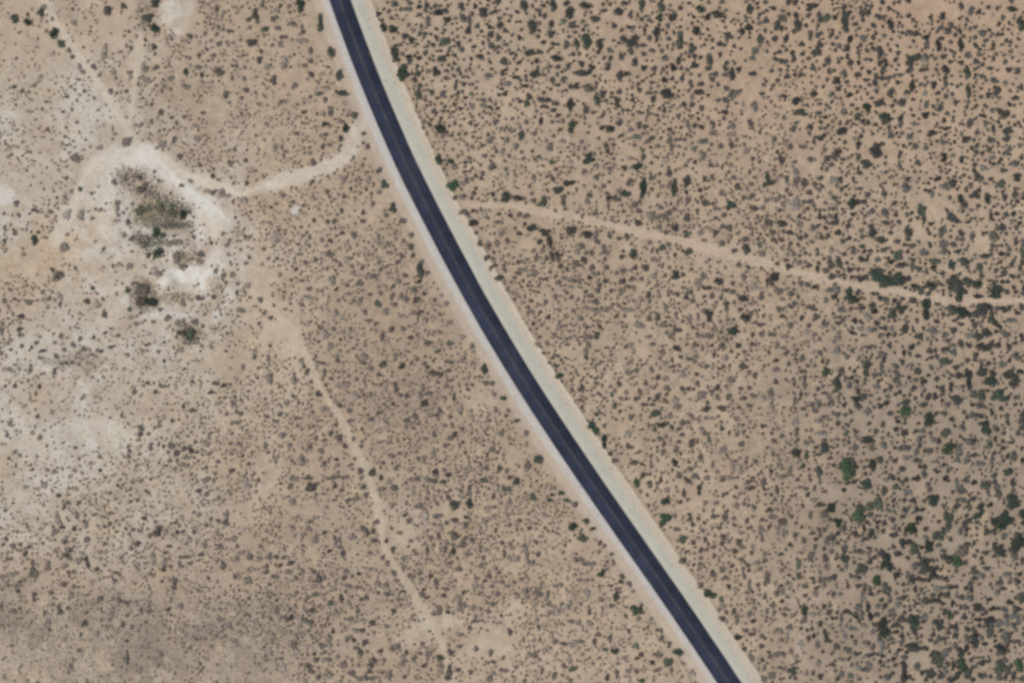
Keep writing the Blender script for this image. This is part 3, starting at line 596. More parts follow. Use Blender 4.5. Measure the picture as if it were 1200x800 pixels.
(0, 400): """265 68 28,340 25 34x28,200 45 40x24,300 45 30x24,190 78 34x20,250 140 24x36,525 25 40x24,395 30 36x30 b,65 208 28,172 352 24,730 235 24,905 325 36x34 b,900 180 28x50 b,655 420 26x60,605 515 20x70,705 490 24x44,690 575 40x50 b,800 485 34x50,865 500 44x30,870 545 44x36 b,900 515 28x36,270 720 34x26,350 605 28x24,235 605 50x26 b,210 675 36x40 b,320 755 34x26,365 755 34x26,30 8 40x24 b,1010 195 34x28,1045 200 34x28,970 638 44x36,935 700 34x30,965 715 34x24,1150 655 36x50 b,1165 680 50x40 b,100 22 24,170 5 24,260 5 24,35 130 44x18 b,25 208 18,100 195 16,445 262 28x20 b,380 265 16x24 b,350 498 24x18,392 488 14,40 545 22x18,75 580 18x24 b,150 600 28x18,420 572 22 b,465 605 24,460 540 22,600 385 18,700 435 22,660 490 20,755 450 20x24 b,805 375 24x34 b,745 385 18x44 b,620 240 26x34 b,690 195 24,760 210 34x18,850 40 30 b,905 8 60x16 b,945 22 22,690 15 34x16,675 45 36x18 b,600 65 24,465 45 36x18,430 60 24 b,300 105 40x16,335 100 20,370 110 18 b,860 305 18x30,940 360 16,1085 290 30x34,1050 265 20,990 240 34x20,1130 340 24,1065 340 24,1165 575 24,1020 565 28x20,985 525 28x34 b,910 470 24,825 525 34x40,790 520 22,765 490 20x24,860 580 50x20 b,830 560 24,515 712 28x24,615 690 22,615 660 22,580 620 16,640 745 28x24,550 675 18,120 680 28 b,165 690 30x18 b,60 755 20,340 690 50x16 b,320 635 20 b,245 700 14x24 b,150 430 24 b,185 450 34x28 b,35 440 24,15 480 34x14 b,220 488 20,70 520 24 b,90 535 24 b,50 380 30 b,10 375 18,45 130 24 b,140 135 20x34 b,1195 60 24x50 b,1140 125 30 b,1100 260 22,1110 320 18x40 b,1100 380 50x18,980 445 20x40 b,1100 480 60x18 b""",
(300, 400): """290 250 36x44,375 392 30,415 490 30,385 455 50x44 b,315 310 36x34 b,115 440 40x40 b,210 90 24x30,225 115 24x30,238 145 20x40,195 365 44x28 b,170 185 44x44 b,65 175 50x60 b,595 110 44x44,690 115 36x36 g,575 158 30,530 130 34x40,710 258 32x34,790 290 44x44,830 345 60x24,740 350 34,705 375 36x30,455 260 50x44 b,435 200 44x44 b,380 210 34 b,800 10 44x30,900 8 34 g,850 50 34x24 g,1005 22 30x32,1070 130 32x50 g,1158 272 34x32 V,1115 250 26,965 85 40x40,830 150 60x36,910 455 36x30,890 485 40x34,635 540 40x34,720 600 34x30,660 590 40x34,545 615 36x44,500 682 36x30,510 725 28x40,485 610 36x44,580 640 28,650 690 36x50,255 680 60x60 b,240 640 44x34,905 625 40x32,840 615 30x50,875 650 40x30,835 655 40x28,800 645 40x30,755 645 40x28,925 765 50x48 g,1000 760 34x50 g,1065 655 36x34 g,1100 510 34,1080 595 34,1140 600 30x44,1180 690 36x30 g,1150 435 40x34 b,315 580 36x34 b,215 560 60x50 b,760 770 50x36,700 45 34x20,655 75 24x44,750 85 34x24,790 100 36x24,805 120 24,510 75 40x44 b,500 100 34x24,605 185 28x20,655 215 24x50,600 215 24x50 b,570 200 50x18 b,480 265 30x24,440 310 24x50 b,370 280 24x40 b,390 300 34x24,350 262 20,265 188 24,325 205 24,300 100 40x18,320 150 28x44 b,380 80 20x44 b,345 30 34x40 b,60 80 24x36 b,8 125 20,50 350 34x24,90 370 36x20,110 340 30,145 405 20x30 b,345 430 24x34,280 455 24x30,320 465 36x24 b,290 370 30x20,265 330 20x30 b,140 290 30x34 b,165 255 20,45 490 24x40 b,55 520 20,90 560 24,15 650 24,370 680 24x34,400 700 30x20,365 745 34x20,465 740 40x30 b,430 745 28,385 640 60x20,425 635 36x24,440 580 30x16,380 580 34x24,375 550 24,460 550 20,495 490 28x20,455 455 20x28,300 515 34x34 b,200 480 34x24 b,160 485 40x24,490 345 40x24 b,440 370 30x24,540 370 44x28,600 390 34x50 b,570 350 24x50 b,600 295 24,640 290 28x24,590 470 60x14 b,660 465 24,670 525 24x20,590 570 28x24,540 615 20,620 660 30x40 b,580 690 34x34 b,705 690 20,635 770 24x40 b,770 548 50x24 b,830 520 24x44 b,795 460 28x20,740 410 28x20,700 400 30 b,830 435 24x34,885 395 20x28,920 390 18x28,905 355 24,945 320 34x40 b,855 325 28x40,765 255 28x40,820 245 28,680 250 30 b,870 155 24x30,910 100 40x24,900 140 34x24,850 190 24,890 215 34x30 b,930 260 24x40,1045 168 22,1090 200 50x24,1010 350 30 b,965 330 30,1065 420 18,970 410 24,935 435 34x34,965 470 24,985 520 24,1065 465 20,1105 550 60x16 b,1130 520 24,880 600 34x24,1000 700 20x50,1090 690 18,1100 640 30x24,1160 690 24x34 g,1190 640 40x24,980 620 34x40 b,960 700 28,850 760 28,905 730 30x34,800 720 24x50 b,720 640 34x24 b,730 700 24x50 b,175 640 50x34 b,160 680 24x40 b,275 740 20x50 b,180 750 34x40 b,140 730 40x18 b,340 640 50x20 b""",
(600, 400): """118 15 32 b,210 118 28,218 160 38x32 G,370 392 40x34 G,388 418 36x40 V,430 468 32x60 G,460 528 26x30,490 560 34x36,395 340 28x20,580 270 32x36,595 235 24x34,680 258 36x36,670 340 50x40 g,700 395 40x36 g,750 405 24x36 g,695 460 36x30,845 475 40x44,920 460 28x40 g,880 250 50x50 b,870 200 32x34,905 315 44x36,1018 175 28x40,1020 258 32x36 g,978 312 50x34,910 120 30x26 g,1070 115 36x50,985 15 40x36,655 135 24x30,680 170 34x28,725 215 36x30,775 35 50x32,845 15 30,582 665 30x46 V,638 670 30x44 g,718 750 40x36 G,790 755 34x24,825 738 20,875 695 32x50 g,1045 685 26,1110 690 50x30,1180 660 34x50,120 555 44x50 g,65 580 36x60 b,65 430 30x30,22 370 30x20 g,220 710 30 V,178 745 34x30 G,190 720 26 g,255 740 36x22 g,95 725 40x36 g,20 655 50x34 g,300 765 30,570 575 44x36,760 570 36x40,705 520 34,770 505 28x40,1140 560 28x30,1170 400 34,985 405 30x34 g,1015 430 20x30,260 15 24,365 15 30x34 b,350 45 24x40 b,430 130 20,395 200 30x24,335 215 24x40,315 270 34x20,325 185 20,390 175 28x18 b,375 255 20,430 265 20,480 230 24x34 b,475 300 24x40 g,535 270 20,530 240 24x34 b,620 298 40x24,655 300 30x24,720 180 40x24 b,715 100 34x28 b,700 50 34x40 b,660 15 34x24,565 45 24x34 b,545 20 50x24 b,540 145 34x30 b,500 200 34x30 b,555 360 34x50 b,540 440 40x40 b,565 495 24,540 490 24x30,630 460 34x18 b,610 620 44x34 b,650 570 24x40 b,695 645 24x40,720 690 40x34 b,800 710 24x40,815 640 20,860 640 50x34,820 650 40x28,780 630 30x40 b,830 600 40x34 b,880 540 30x40 b,940 575 24x40 b,935 520 20,980 520 50x34 b,1030 580 30x60 b,1070 605 34x40 b,1100 545 24,1130 640 28,985 645 40x34 b,1015 640 40x30 b,955 755 34x20,1110 660 40x28,1130 775 34x40 b,1050 760 40x34 b,905 760 30x40 b,990 120 28x24,970 130 30x20,1040 185 20,1075 220 30x28,1110 215 34x24,1000 210 24x30,965 260 24x40 b,935 235 40x34,840 220 50x20,800 220 24x34,770 290 28x60 b,790 380 40x40 b,745 350 30x34 b,860 360 44x24 b,920 360 50x20 b,960 350 20,890 420 34x50 b,800 440 28x30,870 470 24x30,780 470 28x24,1070 470 40x34 b,1050 360 34x24 b,1110 300 34x24,1080 270 40x34 b,1060 310 24,1130 250 40x24 b,1180 270 24x40 b,1140 160 24x40,1100 85 20,1130 15 40x34,1060 20 40x24,1090 45 34x20,935 15 30x20,945 60 24,890 40 24,860 95 24,830 85 34x24 g,795 155 40x40 b,860 150 34x24,750 85 20x28,750 115 34x20,780 115 24,645 620 34x20""",
(900, 400): """270 145 36x44 g,38 190 30x34,320 205 40x60 g,378 212 36x34,430 265 60x28,400 265 30x20,230 225 30,260 238 32x24,455 130 44x60 g,470 105 50x34,345 130 40x36,605 175 50x44 b,730 180 44x40,905 10 36x44,1005 30 70x40,1120 25 36x40,970 60 34x30,830 95 60x32 g,880 120 44x28,935 170 34x80,1035 190 50x44 G,1052 155 30x50,1000 140 44x50,1095 105 34x44 g,1130 155 60x40,1155 190 50x60,1080 255 70x46 G,1000 255 44x50 g,960 245 44x36,850 205 28x34 g,815 225 36x44,780 260 34,745 262 30x40,730 300 44x28,555 288 36x28,570 335 28,645 290 44x40,642 330 42x52 V,640 370 20x40 g,755 365 48x58 G,820 335 36x38 g,880 275 50x44,865 365 28x34,850 292 32,985 300 44x40,950 345 44x36,1045 328 28x40,1120 350 30x38 g,1130 385 28x34,1160 265 32 b,1190 365 36x60,1190 410 40x30,1020 405 40x56 G,1000 390 44x30,1035 475 30x44 g,655 432 40x44,690 425 40x28,725 420 28,840 500 54x52 V,830 430 44x40 g,910 415 40x36,480 500 28x40 g,360 430 30x40 g,250 435 60x44 b,260 500 44x44,235 610 34x48 g,365 605 56x90 V,400 595 28x60 g,385 560 50x30,400 660 34x26,462 668 44x40 G,525 555 36x40 g,485 580 40x50,545 700 36x44 g,595 682 36x34 g,495 765 70x70 g,430 785 50x44 g,290 780 44x36 G,160 585 32x40 g,130 520 40x50,185 530 36x44 g,775 745 46x46 G,680 740 44x32,640 745 26,830 650 44x40,1015 675 44x50 g,970 660 30,1140 750 60x60 G,1120 610 50x34 g,1145 660 34x44,995 775 36x44,1035 765 30,580 795 36x20 V,665 705 34x34 b,580 632 30,630 605 40x34,650 650 40x24,690 638 44x24,330 345 30x30,360 345 30x24,260 355 30x24,420 300 36,1190 560 24x40,905 700 44x36 b,15 245 40x50 b,120 200 20x30,170 190 24x60,120 260 20x40 b,80 180 20,35 85 34x28,30 135 50x30 b,80 60 24,40 20 30x40 b,70 30 40x24 b,125 85 20,165 80 28x40 b,205 55 34x24 b,250 95 24,245 55 28,320 45 50x40 b,375 70 24x34 b,395 40 30x28,330 160 24,390 170 34x24,430 75 20,480 25 40x30,525 55 44x34 b,540 85 24x40,570 20 30x34,630 95 30x34 b,670 25 34x36,670 105 30x24 b,700 70 30x24,650 60 44x24 b,765 75 34x20,760 120 28x34 g,770 45 60x24,830 40 50x34 b,870 50 40x34,790 180 30x34,690 180 28x24 b,660 170 24,500 155 40x30 b,600 130 28x50 b,535 130 24x60 b,510 210 40x28 b,570 215 28x40 b,595 245 28x20,665 250 20x24,620 200 30 b,690 265 24,640 255 20x24,520 300 34x34,465 325 34x40 b,425 305 36x30,385 330 20x30,360 300 30x34,290 290 34x44 b,235 295 44x44 b,200 290 40x28 b,160 310 40x24,150 270 20,285 255 24x40 b,325 380 30x34,235 370 44x28 b,120 375 40x40 b,135 425 24x50 b,65 450 28x24,20 430 20,50 410 20,175 480 40x28 b,225 490 28x24,200 470 28,265 465 34x30,290 545 30x18,235 530 34x20,325 490 20,375 475 20x34,330 460 20,410 430 24x50 b,470 460 60x34,450 470 34x20,540 490 30x50 b,540 390 24x34 b,475 385 24x20,605 375 24,600 410 34x24,560 435 20x24,590 500 24 b,630 500 44x24 b,660 500 30,700 460 34x40 b,710 490 24x40,760 430 24,770 470 40x30 b,800 465 28x34,745 510 50x28 b,700 520 24x40 b,650 540 44x28 b,590 560 34x24,570 630 24,550 610 30x24 b,630 660 24,600 645 40x20,700 655 34x28,710 575 24x50 b,690 555 34x24 b,740 590 24x34 b,790 610 24,750 680 24x50 b,790 560 30x24 b,840 610 24x34 b,820 570 34x24 b,890 540 30x60 b,900 500 40x50 b,940 480 50x44 b,960 470 34x34,970 530 34x24 b,930 560 34x50 b,990 570 40x34 b,1020 545 20,1060 520 24,1050 560 24x50 b,1075 410 24x30,1065 460 24x40,1100 470 28,1135 480 34x20,1100 500 30x28,1120 540 28x34,1150 545 34x50 b,1185 500 24,1150 520 24 b,1100 560 24,1060 630 30x34,1080 700 34x60 b,920 650 34x40,890 690 34x40 b,910 750 40x30 b,960 740 40x28,940 780 34x30 g,880 770 34x34,860 705 24,740 745 28,560 765 20,640 790 34,690 785 34,720 790 30,550 650 28 b,455 620 24,420 590 20,340 580 24,310 580 24,190 600 20,195 630 20,135 650 28x24,150 680 30x20,175 685 28x24,185 718 28,220 690 20x34 b,215 740 40x30 b,240 765 50x30,60 640 40x34 b,45 700 24x40,10 610 24x30,50 555 20x60 b,100 600 20x40 b,65 725 20 b,35 740 24 b,100 745 20 b,165 770 24,130 720 20,350 698 28,265 705 30x18,1170 430 28,1110 430 24,1060 400 24x30,960 300 40x24,935 355 28x24,920 330 24,985 350 30x24,1000 350 24,1160 300 28x20,860 225 24x30,905 160 40x40,885 165 34x24,860 160 24,950 215 30,910 210 28x20,985 90 40x20 b,1030 105 30x24,940 90 30,1180 140 40x30,1170 75 40x28 b,1160 60 30x28,1130 90 24,1060 10 60x30,1160 10 40x24,940 20 28""",
(0, 600): """320 165 44x36,60 155 34x30,95 155 28x24,120 195 24x40,400 220 30,410 245 26x40,235 375 30,340 350 28,535 320 28x36,575 415 60x28 b,695 465 28,580 525 28,590 600 20x24,390 520 28x40,280 462 28x40,160 290 40x44 b,90 325 28x24,30 340 50x34 b,75 355 30x50 b,640 148 40x28,740 90 60x60 b,830 95 30x24,855 88 30x20,770 190 36x24,795 162 28x20,405 60 36x40 b,1060 30 28x60,1170 210 40x30,1165 270 44x34 b,1150 315 34x50 b,815 335 34x60 b,335 710 24x50 b,370 645 24,270 30 34x60 b,250 95 40x44 b,290 135 34,345 80 24x34,305 70 24,345 130 24,410 125 34x40 b,490 145 28x24,465 180 40x24 b,370 210 30x60 b,370 235 24,450 265 28,490 250 18,310 205 34,345 280 28x24,300 255 40x34 b,215 255 34x44 b,225 235 24,150 280 24x50,150 235 24x34,175 250 24 b,40 220 34x24,80 175 20,20 300 44x24 b,60 290 44x24 b,110 320 24,80 370 24,160 395 24x44,295 340 44x28 b,330 380 24x28,380 350 44x16 b,385 390 40x24 b,465 405 28x40 b,440 430 34x24 b,550 410 30x24 b,635 425 30x34 b,660 460 28x34 b,700 450 20x40,505 505 30x24 b,465 570 24x34 b,520 480 34x34 b,600 480 24,310 450 24,270 445 24x34 b,215 470 28x34 b,225 520 34x50 b,90 450 24 b,60 460 40x28 b,540 285 34x20 b,570 215 30x44 b,640 260 28x50 b,705 290 30x24,660 210 20x24,720 220 24x60 b,800 255 24,770 270 40x34 b,760 240 34x40 b,850 260 30x24,890 235 34x24 b,890 180 40x28 b,860 210 50x14,870 145 24,700 110 28x24,730 60 24x50 b,780 90 24x34 b,820 50 34x20,850 20 28x34 b,930 10 28,990 30 24,1020 40 24x28,670 25 30x30,620 80 24,545 40 18,545 92 18,515 50 20x34,480 20 34x20 b,440 10 34x20 b,390 40 20,455 62 18,180 30 16,215 55 16,165 105 18,30 125 24,10 150 20,10 440 18,1040 160 34x40,960 160 24x40 b,940 200 34x24,910 90 24,970 60 24,1005 110 20x44 b,1065 60 34x20,1140 190 60x18 b,1110 220 34x30 b,1080 130 50x24 b,1150 85 40x24 b,1040 250 30x50 b,1100 300 28x34 b,1020 400 24 b,1180 515 30x28 b,940 595 60x16 b,885 635 24 b,985 630 34x24 b,1090 600 60x24 b,1075 530 40x40 b,650 740 34x34 b,590 690 40x50 b,120 790 24,50 625 24,15 770 20x28 b,790 455 34x30 b,800 410 24x34 b,850 440 30x34 b""",
(300, 600): """500 75 30x34,525 90 30x34,550 85 40x30,250 75 30x40,60 205 40x40,90 210 28x28,410 190 36x34,365 140 40x50 b,595 210 24x34,612 240 24x34,638 282 34x34,660 318 30x24,530 192 30x24,618 135 26,645 175 30x40,685 215 30,615 385 32,770 385 32x34,715 295 24,480 290 28,220 275 24x36,160 240 34,270 390 44x28 g,395 400 26x44,345 425 36x30 g,290 310 40x44 b,165 495 36,245 515 60x26 g,300 625 34,345 690 26,240 715 36x30,205 715 24,385 675 26,410 715 36x40,445 750 44x50 b,550 700 44x36,735 690 26x34,905 740 34x60,910 655 34x36,865 680 44x34 g,1005 745 30x24,930 30 44x36,985 60 34x34,860 110 26x40,895 160 28x60,865 175 24x30,910 235 34x28,960 265 30x34,1015 135 26x44,965 150 40x40,1025 490 24x34,1145 145 24x36,800 25 44x60 b,720 40 36x28,480 555 60x24 b,1190 560 24x40,1000 540 30x24,340 590 30x50 b,175 650 34x40 b,255 580 24x34,570 45 28,550 130 40x30,515 100 24x40 b,250 40 40x24 b,210 120 34x50 b,170 70 40x40 b,220 155 28x20,270 130 34x50 b,320 90 30x24,340 180 30x24,390 165 40x24,380 120 44x24,440 120 60x40 b,290 30 60x20 b,20 160 34x24 b,10 212 24,50 265 24x50,100 250 40x20,85 295 40x28,150 285 40x28 b,125 215 30x20,195 255 24x34 b,170 325 34x24 b,280 350 60x20 b,150 385 40x24 b,240 400 34x30,270 275 40x40 b,290 320 34x24,320 310 30x24,420 275 34x34 b,410 310 34x28 b,450 300 28x24 b,540 270 60x20 b,590 345 60x30 b,480 355 40x30 b,520 395 30x50 b,570 380 24,485 410 28x30,470 460 24x40 b,430 350 40x28,440 425 30x40 b,375 475 36x44 b,440 490 40x28 b,500 505 40x24 b,540 515 28x40,610 535 40x24,645 460 34x24,690 370 34x20,770 300 24x50 b,785 365 28x20,800 405 34x24,825 300 28,840 330 30x44 b,890 360 34x24,880 390 30x24,865 465 24x44,895 465 26,835 480 40x24,940 405 40x34 b,970 380 34x30,960 440 60x50 b,1010 450 40x40 b,1020 345 34x40 b,1035 310 28x34,1070 320 30x24,1130 330 60x24 b,1140 285 24,1135 390 40x24,1110 430 40x34 b,1095 465 28,1040 510 60x16,960 575 40x24,955 630 34x24,1030 640 30x34,1100 660 28x40,1160 680 26,1110 700 34x20,1090 780 34x40,1110 750 34x24,1160 740 40x20,950 740 34x24,900 780 40x30,860 720 34x50 b,800 660 34x40 b,765 660 30x20,790 720 40x24,700 655 24,680 690 34x60 b,650 630 60x24,580 650 34x24,600 690 20x30,510 610 30x40,460 600 24x28,425 600 24x34,485 655 30x40,460 635 24,445 690 20,485 715 24,535 715 34x40,500 780 60x24,550 775 40x24,630 760 34x50 b,690 770 24,330 760 50x50 b,295 770 30,255 740 34x40,270 660 24,320 655 24,300 690 60x24,175 615 50x40 b,235 620 40x24 b,115 685 24,135 720 24x40 b,95 715 24 b,365 555 24x34,210 500 40x50 b,185 440 28,215 465 34x34 b,70 500 24,90 460 44x40 b,150 560 40x20 b,350 620 24x34 b,745 245 24,800 180 24x40,830 155 24,820 120 30,855 20 50x30,890 50 28,930 110 44x50 b,930 190 30x50,990 200 28,985 120 28,1070 215 30x30 b,1050 250 34x28,1120 260 30,1090 300 40x30 b,1040 80 30x50 b,1125 85 20x30,1110 20 34x34 b,1060 40 28x34 b,985 20 30x24,1160 190 20x44,1190 60 24,1190 150 24x34 b,640 75 20,670 100 34x20,700 15 34x24""",
(600, 600): """285 68 44x38 G,345 35 38x30 G,330 120 50x40 g,380 80 36x24 g,415 145 28,438 158 24,465 195 24,475 235 20x36,420 285 44x36 V,512 312 26x52 g,545 335 30,488 395 34x50 g,470 435 30x30,578 455 50x48 V,580 628 46x34 g,478 650 36x36 g,525 680 28x24,605 668 34x28,730 700 44x50 g,690 665 40x40,775 655 46x36 G,700 590 24x40,690 552 36x20,612 790 40x28 V,455 775 32x40,490 755 24x40,280 740 40x36 g,308 772 24 b,235 718 24x30,715 32 52x60 V,800 225 36x40,800 130 44x40 g,985 130 26x50,885 180 34x30,880 338 36x34,925 385 54x50 V,978 408 30x30 g,990 440 50x30 b,985 492 40x36,1050 500 24x50,1050 582 36x40 g,1085 640 24x28,1128 685 34x34,1180 785 36x34,1040 30 24x28,935 75 24x24,1165 35 24x28,1165 75 26x40,1185 230 30x34,985 265 30x44,940 295 36x30,1000 300 30x24,310 220 50x28,345 240 44x28,380 240 34x20,315 320 30x24,350 380 40 b,265 440 60x50 b,190 475 60x30 b,290 515 60x28 b,360 520 36x36 b,385 605 30x36,165 385 24x40,845 755 44x44 b,435 635 30x24 g,540 740 40x30 b,1130 510 28,250 155 18,240 188 20,320 100 20x24,290 215 34x24 b,110 140 24,125 195 24x34,70 190 24x50 b,30 220 24x40 b,85 240 44x34 b,10 320 34x24 b,55 160 40x30 b,205 50 30x14 b,35 40 24,295 290 24x18,370 265 24x30 b,460 345 30x18,490 365 30x24,505 375 20,560 370 20,415 405 34x28 b,420 460 18x40 b,370 465 28x34,345 370 30 b,235 440 30x44 b,170 430 40x30 b,125 540 24x34,165 400 24x50 b,60 370 40x50 b,100 380 34x34 b,130 370 24x50 b,200 340 34x24 b,535 485 20,605 470 34x24,650 495 20,600 500 24x34 b,640 515 34x24 b,545 555 20x34,455 585 30x40 b,400 580 34x28 b,485 545 20 b,325 600 40x28 b,285 600 50x40 b,245 615 34x24,195 605 24x34,150 640 34x30 b,90 665 50x28 b,265 685 24x50 b,205 755 24x34,195 775 24x30,140 745 24x40,125 690 24,735 620 18x34,810 710 20,745 740 24,675 740 24,655 700 34x24 g,660 665 24,580 745 24,585 685 30x20,850 140 24x30,770 75 40x24,760 15 24x34 b,845 60 24x40,830 20 24x50,870 30 24,850 195 28x20 b,900 130 24x40,905 185 34x24,885 215 24 b,875 265 24x40 b,850 245 20,945 165 34x24 b,935 280 24,1040 180 34x30,1075 100 34x20,990 30 24x40,1000 10 20x50,940 20 24x34,970 75 34x24,1040 60 30x20,1095 40 24x34,1110 70 34x18,1130 20 20,1050 140 34x40,1080 160 40x28 b,1120 190 24,1125 165 34x40 b,1070 220 34x28,1120 240 60x24 b,1105 270 24,1160 260 30x24,1185 190 30x24 b,1075 270 24x34,1030 250 24,1110 325 20x34 b,1150 345 30x24,1130 370 24,1100 380 34x24 b,1195 310 24x60 b,1040 360 24x34 b,1050 320 34x20 b,1090 300 24x34,1180 400 24x34,1135 450 34x24 b,1190 460 24x40,1110 480 24x40 b,1100 555 24 b,1125 570 34x18,1165 580 28,1165 625 34x24,1185 590 20,1170 690 24,1180 730 24x34 b,1080 550 20,1000 465 24,970 460 20x34,1040 465 24x40,1070 340 20,1010 350 24x34""",
